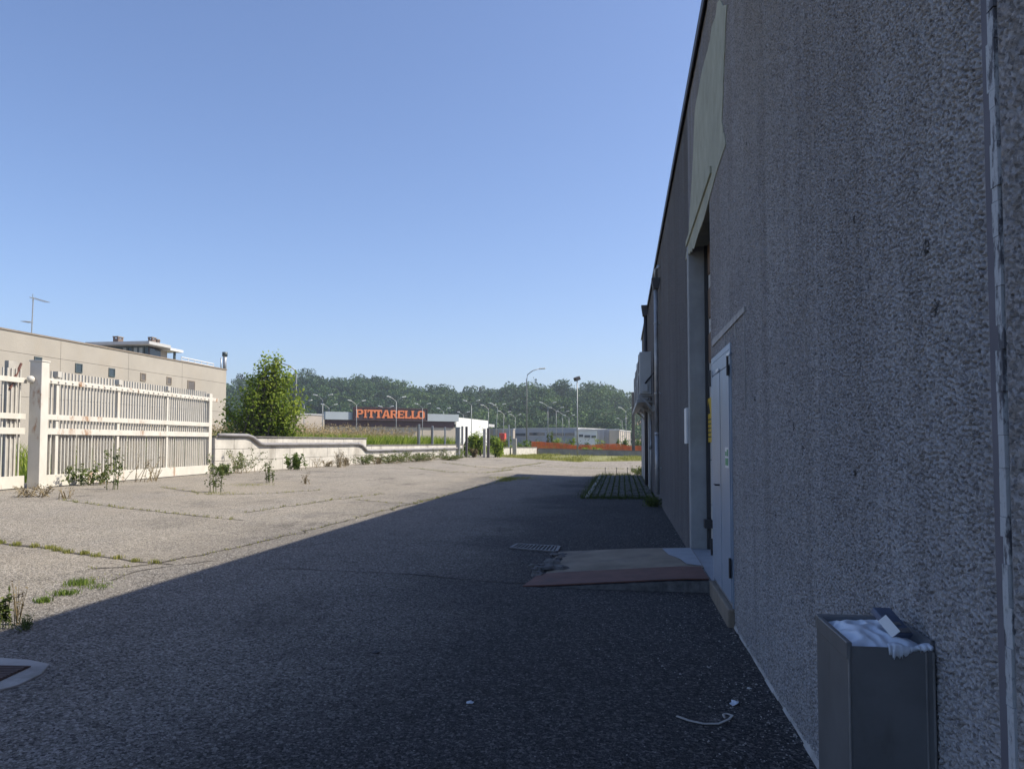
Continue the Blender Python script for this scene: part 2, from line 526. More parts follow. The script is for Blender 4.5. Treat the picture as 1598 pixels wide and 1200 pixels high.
M['beigewall'] = simple('beige_far', (0.40, 0.35, 0.29), 0.9, var=0.08, scale=0.3)
M['lamp_steel'] = simple('lamp_steel', (0.26, 0.27, 0.27), 0.5, metal=0.3, var=0.1)
M['lamp_head'] = simple('lamp_head', (0.62, 0.63, 0.62), 0.45, var=0.05)
M['net'] = simple('orange_net', (0.80, 0.20, 0.05), 0.7, var=0.25, scale=1.2, dirt=(0.40, 0.16, 0.07))
M['post_conc'] = simple('post_concrete', (0.37, 0.35, 0.31), 0.9, var=0.2, scale=4)
M['post_dark'] = simple('post_dark', (0.11, 0.10, 0.095), 0.8, var=0.2, scale=4)
M['bark'] = simple('bark', (0.12, 0.095, 0.07), 0.9, var=0.3, scale=8)
M['stem_dry'] = simple('dry_stem', (0.24, 0.19, 0.11), 0.9, var=0.25, scale=20)
M['stem_green'] = simple('green_stem', (0.13, 0.15, 0.055), 0.8, var=0.25, scale=20)
M['crack'] = simple('crack_dirt', (0.050, 0.042, 0.032), 0.95, var=0.4, scale=9)
M['soil'] = simple('field_soil', (0.115, 0.115, 0.05), 0.95, var=0.35, scale=0.4)
M['hillsoil'] = simple('hill_soil', (0.045, 0.06, 0.028), 0.95, var=0.3, scale=0.06)
M['track'] = simple('dirt_track', (0.36, 0.27, 0.17), 0.95, var=0.15, scale=0.3)
M['paver'] = simple('pavers', (0.06, 0.062, 0.05), 0.9, var=0.3, scale=3, bump=0.003, dirt=(0.06, 0.065, 0.04))
M['rubble'] = simple('broken_asphalt', (0.15, 0.148, 0.145), 0.95, var=0.4, scale=14, bump=0.006, dirt=(0.07, 0.07, 0.07))
M['stone'] = simple('rubble', (0.34, 0.33, 0.31), 0.9, var=0.3, scale=12, bump=0.003)
M['strap'] = simple('strap', (0.46, 0.44, 0.41), 0.8, var=0.2, scale=14)
M['scrap'] = simple('scrap', (0.52, 0.58, 0.66), 0.5, var=0.2, scale=30)
M['leaf_tree'] = leaf_mat('tree_leaf', (0.09, 0.14, 0.02), (0.21, 0.29, 0.038), (0.40, 0.46, 0.075), 0.5)
M['leaf_weed'] = leaf_mat('weed_leaf', (0.045, 0.075, 0.02), (0.095, 0.14, 0.03), (0.17, 0.19, 0.05), 0.3)
M['leaf_lime'] = leaf_mat('lime_leaf', (0.07, 0.12, 0.02), (0.12, 0.19, 0.03), (0.2, 0.26, 0.05), 0.35)
M['leaf_dry'] = leaf_mat('dry_leaf', (0.10, 0.075, 0.04), (0.19, 0.15, 0.08), (0.28, 0.22, 0.12), 0.2)
M['grass_tall'] = leaf_mat('tall_grass', (0.13, 0.20, 0.02), (0.23, 0.31, 0.04), (0.36, 0.41, 0.075), 0.5)
M['seed'] = leaf_mat('seed_head', (0.24, 0.18, 0.09), (0.38, 0.29, 0.15), (0.50, 0.40, 0.22), 0.3)
M['lawn'] = leaf_mat('lawn_blade', (0.16, 0.18, 0.04), (0.27, 0.28, 0.065), (0.40, 0.37, 0.12), 0.35)
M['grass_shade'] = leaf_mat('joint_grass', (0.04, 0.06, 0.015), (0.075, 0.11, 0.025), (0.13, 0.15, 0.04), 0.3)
M['wood_far'] = leaf_mat('far_wood_leaf', (0.020, 0.050, 0.019), (0.048, 0.102, 0.032), (0.105, 0.17, 0.045), 0.25)
M['wood_dark'] = leaf_mat('far_dark_leaf', (0.014, 0.028, 0.014), (0.026, 0.050, 0.022), (0.050, 0.082, 0.032), 0.12)

def glass_mat():
    t = NT('dark_glass')
    t.base((0.03, 0.045, 0.055), 0.08, spec=0.6)
    return t.m
M['glass'] = glass_mat()
def sealant_mat():
    t = NT('flaking_sealant')
    n = t.noise(22, 6, 0.7, t.scaled(1, 1, 0.35))
    c = t.mix(t.range(n, 0.42, 0.52), (0.10, 0.10, 0.11), (0.46, 0.48, 0.49))
    c = t.mix(t.math('MULTIPLY', t.range(t.noise(60, 4, 0.7), 0.55, 0.7), 0.6), c, (0.20, 0.20, 0.22))
    t.bump(n, 0.006, 1.0)
    return t.base(c, 0.8)
M['sealant'] = sealant_mat()
M['groove'] = simple('joint_strip', (0.14, 0.135, 0.155), 0.8, var=0.15, scale=5)

# ------------------------------------------------------------------ ground
def sheet(name, xs, ys, mat, dz=0.0, kind='structure', bumpy=0.0):
    xs, ys = np.array(xs), np.array(ys)
    X, Y = np.meshgrid(xs, ys)
    Z = 0.04*(-2 - np.clip(X, -12, -2)) + dz
    if bumpy:
        Z = Z + bumpy*(np.sin(X*0.9+1.3)*np.sin(Y*0.55) + 0.5*np.sin(X*1.9+Y*1.1))
    v = np.stack([X.ravel(), Y.ravel(), Z.ravel()], 1)
    nx, ny = len(xs), len(ys)
    i = (np.arange(ny-1)[:, None]*nx + np.arange(nx-1)[None, :]).ravel()[:, None]
    f = np.concatenate([i, i+1, i+1+nx, i+nx], 1).ravel()
    o = np_mesh(name, v, f, np.full(len(i), 4), mat, smooth=True)
    tag(o, kind=kind)
    return o

GX = [-700, -300, -120, -60, -30, -20, -14, -12, -9.5, -7, -4.5, -2, 0, 2, 6, 20, 60, 200, 700]
sheet('ground', GX, [-150, -60, -20, 0, 10, 20, 40, 60, 80, 120, 200, 400, 1000], M['soil'])
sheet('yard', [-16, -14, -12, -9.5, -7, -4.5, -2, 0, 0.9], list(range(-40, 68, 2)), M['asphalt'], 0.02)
sheet('yard_end', [0.9, 4, 8, 14], [34.2, 45, 55, 66], M['asphalt'], 0.02)
YZ = 0.02   # top of the asphalt above the ground sheet

def GY(px, py, dz=0.0):
    p = G(px, py)
    for _ in range(3):
        r = ray(px, py); z = gz(p.x) + YZ
        p = EYE + r * ((z - EYE.z) / r.z)
    return Vector((p.x, p.y, gz(p.x) + YZ + dz))

# ------------------------------------------------------------------ warehouse on the right
WX = 0.884
TOP = 6.0
def wy(px): return PX(px, 690, WX).y
YG1, YG2, YG3 = wy(1572), wy(1278), wy(1165)
YD0, YD1 = wy(1143.5), wy(1114)          # double door
YO0, YO1 = wy(1111.5), wy(1078)          # big gate opening
YEND = 34.2
OPTOP = 4.12
wh = empty('warehouse', (WX, 12, 0), 'long grey warehouse with rough splatter rendered wall standing in shade', 'warehouse')

def relief(ny, nz, cell, wl):
    """height field of thrown render: lumps about wl metres across with pits between them"""
    n = RNG.normal(size=(nz, ny))
    fz = np.fft.fftfreq(nz, cell)[:, None]; fy = np.fft.rfftfreq(ny, cell)[None, :]
    k = np.sqrt((fz*0.9)**2 + fy**2)*wl
    filt = np.exp(-((k-1.0)/0.45)**2) + 0.25*np.exp(-((k-2.2)/0.7)**2)
    h = np.fft.irfft2(np.fft.rfft2(n)*filt, s=(nz, ny))
    h /= h.std()
    t = np.clip((h+1.15)/1.25, 0, 1)
    return t*t*(3-2*t)*0.75 + 0.25*np.clip(h*0.28+0.5, 0, 1)

def rough_panel(y0, y1, z0, z1, cell, amp=0.024, wl=0.0175):
    ny, nz = int((y1-y0)/cell)+1, int((z1-z0)/cell)+1
    h = relief(ny, nz, cell, wl)
    ys, zs = np.linspace(y0, y1, ny), np.linspace(z0, z1, nz)
    Y, Z = np.meshgrid(ys, zs)
    edge = np.minimum(np.clip((Y-y0)/0.02, 0, 1), np.clip((y1-Y)/0.02, 0, 1))
    X = WX + 0.004 + 0.014*edge - amp*h*edge
    v = np.stack([X.ravel(), Y.ravel(), Z.ravel()], 1)
    i = (np.arange(nz-1)[:, None]*ny + np.arange(ny-1)[None, :]).ravel()[:, None]
    f = np.concatenate([i, i+ny, i+1+ny, i+1], 1).ravel()
    return np_mesh('wall_panel', v, f, np.full(len(i), 4), M['stucco_near'], wh, smooth=True)

def flat_panel(y0, y1, z0, z1, mat='stucco'):
    return MB().box((WX, y0, z0), (WX+0.22, y1, z1)).build('wall_panel', M[mat], wh)

B0 = -0.02
flat_panel(-40, 0.2, B0, TOP)
for (a, b, zt, cell) in ((0.215, YG1-0.0, 4.0, 0.008), (YG1+0.075, YG2, 4.2, 0.004), (YG2+0.012, YG3, 5.4, 0.006), (YG3+0.008, YO0, TOP, 0.008)):
    rough_panel(a, b, B0, zt, cell)
    if zt < TOP: flat_panel(a, b, zt, TOP)
    MB().box((WX+0.026, a, B0), (WX+0.22, b, min(zt, TOP)-0.01)).build('wall_core', M['groove'], wh)
flat_panel(YO0+0.002, YO1, OPTOP+0.002, TOP)
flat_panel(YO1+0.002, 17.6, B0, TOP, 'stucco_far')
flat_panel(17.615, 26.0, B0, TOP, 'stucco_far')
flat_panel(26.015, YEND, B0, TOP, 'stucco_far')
# panel joints: recessed smooth strips, one with flaking sealant
MB().box((WX+0.001, YG1+0.030, B0), (WX+0.2, YG1+0.0745, TOP)).build('joint_strip', M['groove'], wh)
jb = MB()
ry = random.Random(5)
zz = 0.0
while zz < TOP-0.1:                                     # peeling bead of sealant, ragged edges
    hh = ry.uniform(0.03, 0.12)
    a = YG1 - 0.004 + ry.uniform(0, 0.010); b = a + ry.uniform(0.026, 0.040)
    jb.box((WX-0.002-ry.uniform(0.0, 0.004), a, zz), (WX+0.012, b, zz+hh-0.001))
    zz += hh
MB().box((WX+0.012, YG1+0.001, B0), (WX+0.2, YG1+0.0295, TOP)).build('joint_strip', M['groove'], wh)
jb.build('sealant_bead', M['sealant'], wh)
for y in (0.2, YG2, YG3):
    MB().box((WX+0.010, y, B0), (WX+0.2, y+0.013, TOP)).build('joint_strip', M['groove'], wh)
# foot of the wall: thin ragged mortar fillet
fl = MB(); y = 0.4
rf = random.Random(8)
while y < YO0-0.1:
    l = rf.uniform(0.08, 0.3)
    if not (YD0-0.1 < y < YD1):
        fl.prism([(WX+0.01, y, 0.0), (WX-rf.uniform(0.012, 0.03), y, 0.0), (WX+0.01, y, rf.uniform(0.05, 0.09))], (0, l*0.98, 0))
    y += l
fl.build('mortar_fillet', M['cement_strip'], wh)
# roof and flashing
MB().box((WX+0.22, -40, 5.7), (24, YEND, 5.9)).build('roof', M['concrete'], wh)
MB().box((23.8, -40, 0), (24, YEND, 5.7)).build('rear_wall', M['concrete'], wh)
MB().box((WX+0.22, YEND-0.2, 0), (23.8, YEND, 5.7)).build('end_wall', M['stucco'], wh)
MB().box((WX+0.22, -40, 0), (23.8, -39.8, 5.7)).build('end_wall', M['stucco'], wh)
MB().box((WX-0.045, -40, TOP), (WX+0.32, YEND+0.03, TOP+0.055)).box((WX-0.045, -40, TOP-0.07), (WX-0.030, YEND+0.03, TOP)).build('flashing', M['darkpipe'], wh)
# bare cement patch above the gate, traced on the wall plane
pp = [(1071,407),(1079,392),(1084,389),(1134,226),(1128,190),(1131,120),(1136,8),(1122,4),(1116,32),(1100,100),(1086,168),(1082,260),(1076,360)]
poly = [PX(a, b, WX) for a, b in pp]
rp = random.Random(3)
dense = []
for i, p in enumerate(poly):
    q = poly[(i+1) % len(poly)]
    for k in range(5):
        s = p.lerp(q, k/5)
        j = 0.03 if k else 0
        s.y += rp.uniform(-j, j); s.z = min(s.z + rp.uniform(-j, j), TOP-0.08)
        s.x = WX-0.002
        dense.append(s)
MB().prism(dense, (-0.009, 0, 0)).build('cement_patch', M['patch'], wh)
# cement strip over the door
st = [(PX(1113.5, 531, WX)), (PX(1164, 478, WX)), (PX(1164, 487, WX)), (PX(1113.5, 541, WX))]
MB().prism([(WX-0.003, p.y, p.z) for p in st], (-0.012, 0, 0)).build('cement_strip', M['cement_strip'], wh)
for px, py0, py1 in ((1163, 487, 640), (1149, 500, 530), (1132, 517, 548)):
    a, b = PX(px, py0, WX), PX(px, py1, WX)
    MB().box((WX-0.011, a.y-0.006, b.z), (WX-0.004, a.y+0.006, a.z)).build('cement_drip', M['cement_strip'], wh)

# big sectional gate in its recess
RX = WX+0.24
gate = empty('sectional_gate', (RX, (YO0+YO1)/2, 0)); gate.parent = wh; gate.location = (RX-WX, (YO0+YO1)/2-12, 0)
z = 0.13
for k in range(7):
    hgt = (OPTOP-0.13)/7
    pb = MB().box((RX, YO0+0.05, z+0.004), (RX+0.05, YO1-0.02, z+hgt-0.004)).build('gate_panel', M['gate_white'], gate, bevel=0.004)
    if k in (4, 5, 6):
        for q in range(3):
            y0 = YO0+0.15+q*(YO1-YO0-0.2)/3; y1 = y0+(YO1-YO0-0.2)/3-0.12
            MB().box((RX-0.02, y0, z+0.10), (RX-0.001, y1, z+hgt-0.10)).build('gate_window', M['gate_brown'], gate)
    z += hgt
MB().box((RX-0.05, YO1-0.06, 0.13), (RX-0.001, YO1-0.022, OPTOP-0.02)).build('guide_rail', M['steel_black'], gate)
MB().box((RX-0.10, YO1-0.28, 0.42), (RX-0.003, YO1-0.12, 0.52)).build('handle', M['steel_black'], gate)
jm = MB()
jm.box((WX-0.012, YO1-0.02, 0.0), (RX+0.06, YO1+0.19, OPTOP))
jm.build('gate_jamb', M['jamb'], wh, bevel=0.012)
MB().box((WX+0.0, YO0-0.02, 0.0), (RX+0.06, YO0+0.004, OPTOP)).build('gate_jamb', M['jamb'], wh)
MB().box((WX+0.03, YO0+0.004, OPTOP-0.06), (RX+0.06, YO1-0.02, OPTOP)).box((WX-0.03, YO0-0.3, OPTOP-0.02), (WX+0.03, YO1+0.12, OPTOP+0.05)).build('gate_lintel', M['patch'], wh)
MB().box((RX+0.051, YO0, 0), (RX+0.1, YO1, OPTOP)).build('gate_backing', M['steel_black'], wh)
MB().box((WX-0.02, YO0, 0.02), (RX, YO1-0.03, 0.128)).build('threshold', M['sky_paint'], wh)

# double metal door
dz0 = 0.20
ztop = PX(1143, 533, WX).z
dd = empty('double_door', (0, 0, 0)); dd.parent = wh; dd.location = (0, (YD0+YD1)/2-12, dz0)
ym = wy(1128.5)
MB().box((WX-0.014, YD0-0.004, dz0-0.03), (WX+0.004, YD0+0.025, ztop)).box((WX-0.014, YD1-0.025, dz0-0.03), (WX+0.004, YD1+0.02, ztop)).box((WX-0.014, YD0+0.025, ztop-0.05), (WX+0.004, YD1-0.025, ztop)).build('door_frame', M['door_blue'], dd)
MB().box((WX-0.012, YD0+0.027, ztop-0.17), (WX+0.002, YD1-0.027, ztop-0.052)).build('transom', M['door_blue'], dd)
MB().box((WX-0.008, YD0+0.026, dz0), (WX+0.001, YD1-0.026, ztop-0.172)).build('door_gap', M['door_edge'], dd)
for a, b in ((YD0+0.034, ym-0.022), (ym+0.022, YD1-0.034)):
    lf = MB().box((WX-0.024, a, dz0+0.01), (WX-0.0085, b, ztop-0.185)).build('door_leaf', M['door_blue'], dd, bevel=0.004)
    hy = YD0+0.012 if a < ym-0.3 else YD1-0.012
    for hz in (0.42, 2.05):
        MB().box((WX-0.034, hy-0.01, hz), (WX-0.025, hy+0.04, hz+0.14)).tube([(WX-0.034, hy-0.006, hz-0.01), (WX-0.034, hy-0.006, hz+0.15)], 0.010, 8).build('hinge', M['steel_black'], lf)
MB().tube([(WX-0.025, ym+0.08, 1.12), (WX-0.06, ym+0.08, 1.12), (WX-0.06, ym+0.18, 1.12)], 0.008, 8).build('handle', M['steel_black'], dd)
c = PX(1134.5, 714, WX-0.0245)
stk = MB().box((WX-0.0265, c.y-0.105, c.z-0.085), (WX-0.0245, c.y+0.105, c.z+0.085)).build('exit_sticker', M['sign_white'], dd)
MB().box((WX-0.0278, c.y-0.085, c.z-0.065), (WX-0.0267, c.y+0.085, c.z-0.005)).box((WX-0.0278, c.y-0.085, c.z+0.012), (WX-0.0267, c.y-0.01, c.z+0.068)).box((WX-0.0278, c.y+0.015, c.z+0.012), (WX-0.0267, c.y+0.085, c.z+0.050)).build('pictogram', M['sign_green'], stk)
MB().box((WX-0.055, YD0-0.01, B0), (WX+0.003, YD1+0.02, dz0-0.035)).build('door_step', M['slab'], wh, bevel=0.012)
for (px, py) in ((1119, 578), (1136, 553)):
    q = PX(px, py, WX-0.0245)
    MB().box((WX-0.0265, q.y-0.09, q.z-0.012), (WX-0.0245, q.y+0.09, q.z+0.012)).build('maker_plate', M['sign_white'], dd)

# signs on and beside the gate
a, b = PX(1112.5, 690, RX), PX(1104.5, 620, RX)
ys = empty('warning_sign', (RX-0.02, (a.y+b.y)/2, 1.5), 'yellow warning sign fixed on the white gate beside the column', 'sign')
MB().box((RX-0.024, a.y-0.12, 1.50), (RX-0.021, b.y-0.05, 2.06)).build('plate', M['yellow'], ys)
ln = MB()
for k in range(5):
    ln.box((RX-0.0256, a.y-0.06, 1.56+k*0.055), (RX-0.0246, b.y-0.11, 1.575+k*0.055))
ln.prism([(RX-0.0256, a.y+0.02, 1.86), (RX-0.0256, b.y-0.13, 1.86), (RX-0.0256, (a.y+b.y)/2-0.06, 2.02)], (0.001, 0, 0))
ln.build('print', M['ink'], ys)
a, b = PX(1077, 690, WX), PX(1073.5, 637, WX)
ws = empty('notice_plate', (WX-0.03, (a.y+b.y)/2, 1.5), 'narrow white notice plate on dark wall left of the concrete column', 'sign')
MB().box((WX-0.035, a.y+0.16, 1.48), (WX-0.006, b.y+0.2, 1.96)).build('plate', M['sign_white'], ws, bevel=0.003)

# downpipes
dp = empty('downpipe', (WX-0.1, 17.8, 0.3), 'pale zinc downpipe with hopper head running down the dark wall', 'downpipe')
PXX = WX-0.10
MB().tube([(PXX, 17.8, 0.32), (PXX, 17.8, 1.7)], 0.05, 12).tube([(PXX, 17.8, 1.66), (PXX, 17.8, 1.72)], 0.056, 12).tube([(PXX, 17.8, 1.72), (PXX, 17.8, 5.02)], 0.047, 12).build('pipe', M['zinc'], dp, smooth=True)
for zc in (0.9, 2.6, 4.2):
    MB().tube([(PXX, 17.8, zc), (PXX, 17.8, zc+0.03)], 0.058, 12).box((PXX, 17.785, zc), (WX, 17.815, zc+0.03)).build('bracket', M['galv'], dp)
hb = MB()
hb.prism([(PXX-0.10, 17.7, 5.25), (PXX+0.10, 17.7, 5.25), (PXX+0.06, 17.7, 5.0), (PXX-0.06, 17.7, 5.0)], (0, 0.2, 0))
hb.build('hopper', M['darkpipe'], dp, bevel=0.01)
MB().tube([(WX+0.02, 17.8, 5.52), (WX-0.05, 17.8, 5.52), (PXX, 17.8, 5.46), (PXX, 17.8, 5.26)], 0.045, 10).build('elbow', M['zinc'], dp, smooth=True)
d2 = empty('downpipe', (WX-0.1, 25.6, 0.3), 'dark downpipe rising behind the air conditioners up to the roof edge', 'downpipe')
MB().tube([(PXX, 25.6, 0.1), (PXX, 25.6, 5.75)], 0.06, 10).build('pipe', M['darkpipe'], d2, smooth=True)
MB().prism([(PXX-0.14, 25.45, 6.0), (PXX+0.09, 25.45, 6.0), (PXX+0.06, 25.45, 5.65), (PXX-0.09, 25.45, 5.65)], (0, 0.3, 0)).build('hopper', M['darkpipe'], d2, bevel=0.01)
gp = empty('service_pipe', (WX-0.06, 22.7, 0.1), 'thin pale service pipe with a valve beside the grey shop doors', 'pipe')
MB().tube([(WX-0.06, 22.7, 0.05), (WX-0.06, 22.7, 2.15)], 0.028, 8).build('pipe', M['zinc'], gp, smooth=True)
MB().ball((WX-0.07, 22.7, 1.35), (0.05, 0.05, 0.07)).box((WX-0.13, 22.66, 1.33), (WX-0.09, 22.74, 1.36)).build('valve', M['lamp_steel'], gp, smooth=True)

# air conditioners on brackets
ac_lab = ['nearest grey air conditioner, its side with the cable box in view',
          'second grey air conditioner, just behind the one with cable box',
          'third grey air conditioner in the wall row, behind the second',
          'farthest grey air conditioner at the sky end of the wall row']
ys0 = [21.0, 23.3, 25.9, 28.4]
def make_ac():
    y = ys0[0]
    t = empty('air_conditioner', (0.63, y, 2.8), ac_lab[0], 'air conditioner', 'air conditioners along the warehouse wall')
    x0, x1, z0, z1 = 0.478, 0.79, 2.80, 3.94
    MB().box((x0, y, z0), (x1, y+0.95, z1)).build('case', M['ac'], t, bevel=0.015)
    MB().box((x0-0.006, y+0.02, z0+0.02), (x0+0.001, y+0.93, z1-0.02)).build('front_panel', M['ac'], t)
    for zc in (3.08, 3.65):
        ring = MB()
        for r in (0.07, 0.14, 0.21, 0.26):
            pts = [(x0-0.02, y+0.42+r*math.cos(k*math.pi/10), zc+r*math.sin(k*math.pi/10)) for k in range(21)]
            ring.tube(pts, 0.006, 4, False)
        ring.build('fan_grille', M['steel_black'], t)
    MB().box((x0+0.06, y-0.05, z0+0.06), (x0+0.22, y-0.001, z0+0.27)).build('cable_box', M['ac'], t, bevel=0.01)
    for yy in (y+0.1, y+0.85):
        br = MB()
        br.box((0.44, yy-0.02, z0-0.05), (WX-0.004, yy+0.02, z0-0.005))
        br.box((WX-0.05, yy-0.02, z0-0.45), (WX-0.006, yy+0.02, z0-0.05))
        br.beam((0.5, yy, z0-0.06), (WX-0.03, yy, z0-0.42), 0.03, 0.03)
        br.build('bracket', M['galv'], t)
    MB().tube([(x0+0.14, y-0.03, z0+0.27), (x0+0.20, y-0.05, z0+0.36), (x1-0.02, y-0.06, z0+0.46), (WX-0.03, y-0.05, z0+0.58), (WX-0.02, y-0.04, z0+0.3), (WX-0.02, y-0.04, z0-0.3)], 0.022, 6).build('cable', M['rubber'], t)
    return t
ac = make_ac()
for i in range(1, 4):
    o = copy_tree(ac); o.location = (0.63 - 0.004*i, ys0[i], 2.8 - 0.02*i); o['label'] = ac_lab[i]
# shelf under the units
sh = empty('equipment_shelf', (0.6, 24, 2.3), 'grey metal shelf with edge trim below the air conditioners', 'shelf')
MB().box((0.43, 21.6, 2.60), (WX-0.003, 30, 2.64)).build('board', M['galv'], sh)
MB().box((0.40, 21.6, 2.56), (0.428, 30, 2.66)).build('edge_trim', M['ac'], sh)
# row of shop doors below
for k in range(4):
    y0 = 24.2 + k*2.3
    sdoor = empty('shop_door', (WX, y0+1.1, 0)); sdoor.parent = wh; sdoor.location = (0, y0+1.1-12, 0)
    MB().box((WX-0.075, y0, 0.05), (WX-0.004, y0+0.07, 2.8)).box((WX-0.075, y0+2.13, 0.05), (WX-0.004, y0+2.2, 2.8)).box((WX-0.075, y0+0.07, 2.7), (WX-0.004, y0+2.13, 2.8)).build('door_frame', M['shopdoor'], sdoor)
    for q in range(2):
        MB().box((WX-0.05, y0+0.08+q*1.03, 0.05), (WX-0.004, y0+0.08+q*1.03+1.0, 2.69)).build('door_leaf', M['ac'], sdoor)

# ------------------------------------------------------------------ loading ramp at the gate
lr = empty('loading_ramp', (0, 9.2, 0), 'low concrete ramp with rusty chequer plate edge before the gate', 'ramp')
def rz(x): return YZ + 0.125*max(0, min(1, (x+0.95)/1.6))
c1, c2, c3, c4 = GY(875, 860), P(1077.5, 852, 10.02), P(1096, 881, 8.52), GY(878, 888)
n1, n4 = GY(832, 911), P(1107.5, 902, 7.72)
sl = MB()
xs = [-0.86, -0.4, 0.1, 0.5, WX-0.015]
yn = lambda x: 8.63 - 0.02*x; yf = lambda x: 10.45 - 0.27*(x+0.86)/1.74
for i in range(4):
    a, b = xs[i], xs[i+1]
    jj = lambda x: 0.02*math.sin(x*9)
    v = [(a, yn(a), rz(a)), (b, yn(b), rz(b)), (b, yf(b)+jj(b), rz(b)), (a, yf(a)+jj(a), rz(a))]
    sl.add(v + [(p[0], p[1], -0.01) for p in v], [(0,1,2,3),(4,5,1,0),(5,6,2,1),(6,7,3,2),(7,4,0,3)])
sl.build('concrete_slab', M['slab'], lr)
kb = MB()
for i in range(4):
    a, b = xs[i], xs[i+1]
    v = [(a, 7.86-0.03*a, rz(a)-0.012), (b, 7.86-0.03*b, rz(b)-0.012), (b, yn(b)-0.003, rz(b)-0.012), (a, yn(a)-0.003, rz(a)-0.012)]
    kb.add(v + [(p[0], p[1], -0.01) for p in v], [(0,1,2,3),(4,5,1,0),(5,6,2,1),(6,7,3,2),(7,4,0,3)])
kb.build('kerb_base', M['rubble'], lr)
pl = MB()
px0, px1 = -1.02, WX-0.045
def plate_pt(u, v): 
    x = px0 + (px1-px0)*u
    x += 0.09*v if u < 0.2 else 0
    return Vector((x, 7.88-0.03*x + v*(0.76 if x > -0.9 else 0.70), rz(x)+0.010))
NU = 8
for i in range(NU):
    a, b, c, d = plate_pt(i/NU, 0), plate_pt((i+1)/NU, 0), plate_pt((i+1)/NU, 1), plate_pt(i/NU, 1)
    v = [a, b, c, d]
    pl.add(v + [p - Vector((0,0,0.012)) for p in v], [(0,1,2,3),(4,5,1,0),(6,7,3,2)] + ([(7,4,0,3)] if i == 0 else []) + ([(5,6,2,1)] if i == NU-1 else []))
plate = pl.build('steel_plate', M['rust_plate'], lr)
tr = MB()
for i in range(62):
    for j in range(14):
        p = plate_pt((i+0.5)/62, (j+0.5)/14)
        s = 0.013 if (i+j) % 2 else -0.013
        tr.add([p+Vector((-0.011, -s, 0.001)), p+Vector((0, -0.004, 0.004)), p+Vector((0.011, s, 0.001)), p+Vector((0, 0.004, 0.004))], [(0,1,2,3)])
tag(tr.build('tread_lug', M['rust_plate'], plate), kind='stuff')
rr = random.Random(12)
def stone_mb(c, r, rng):
    mb = MB(); mb.ball((0,0,0), 1, 7, 5)
    k = [rng.uniform(0.55, 1.25) for _ in mb.v]
    sx, sy, sz = rng.uniform(0.8, 1.4), rng.uniform(0.8, 1.2), rng.uniform(0.4, 0.6)
    a = rng.uniform(0, 6.28)
    out = []
    for q, (x, y, z) in zip(k, mb.v):
        x, y, z = x*sx*q*r, y*sy*q*r, z*sz*q*r
        out.append((c[0]+x*math.cos(a)-y*math.sin(a), c[1]+x*math.sin(a)+y*math.cos(a), c[2]+z+r*0.2))
    mb.v = out
    return mb
for k in range(26):
    px, py = rr.uniform(836, 882), rr.uniform(866, 892)
    if px < 850: py = rr.uniform(884, 900)
    stone_mb(GY(px, py), rr.uniform(0.03, 0.10), rr).build('rubble', M['rubble'], lr)
pt = MB()
zt = rz(0.5)+0.004
pt.prism([(0.50, 10.12, rz(0.5)+0.003), (0.55, 9.6, rz(0.5)+0.003), (0.66, 9.2, rz(0.6)+0.003), (0.70, 8.8, rz(0.65)+0.003), (0.86, 8.72, rz(0.65)+0.003), (0.86, 10.14, rz(0.65)+0.003)], (0, 0, 0.003))
pt.build('paint_patch', M['sky_paint'], lr)

# ------------------------------------------------------------------ drains
dg = empty('storm_drain', GY(835, 857), 'small iron storm drain grating set flush in asphalt by the ramp', 'drain')
q = [GY(797, 856), GY(868, 862), GY(873, 854), GY(808, 850)]
a, b, c, d = [p + Vector((0,0,0.012)) for p in q]
fr = MB(); 
for u, v in ((a,b),(b,c),(c,d),(d,a)): fr.beam(u, v, 0.045, 0.02)
fr.build('frame', M['drain_iron'], dg)
for k in range(1, 12):
    s = k/12
    MB().beam(a.lerp(b, s), d.lerp(c, s), 0.022, 0.014).build('grate_bar', M['drain_iron'], dg)
MB().add([p - Vector((0,0,0.010)) for p in (a,b,c,d)], [(0,1,2,3)]).build('pit', M['ink'], dg)  # flat black sheet below the bars, stands for the shade inside the drain
mh = empty('manhole', GY(5, 1055), 'rusty square manhole cover in a pale concrete collar in shade', 'manhole')
out = [GY(*p) for p in ((78,1038),(64,1054),(28,1071),(-30,1086),(-120,1090),(-160,1060),(-110,1028),(0,1028),(50,1032))]
MB().prism([p + Vector((0,0,-0.01)) for p in out], (0,0,0.022)).build('concrete_collar', M['concrete'], mh, bevel=0.006)
g = [GY(*p) + Vector((0,0,0.016)) for p in ((48,1043.5),(-2,1067),(-100,1068),(-72,1041))]
cv = MB().prism([p - Vector((0,0,0.002)) for p in g], (0,0,0.006)).build('cover', M['rust_grate'], mh)
for i in range(1, 9):
    MB().beam(g[0].lerp(g[1], i/9)+Vector((0,0,0.008)), g[3].lerp(g[2], i/9)+Vector((0,0,0.008)), 0.02, 0.008).build('rib', M['rust_grate'], cv)

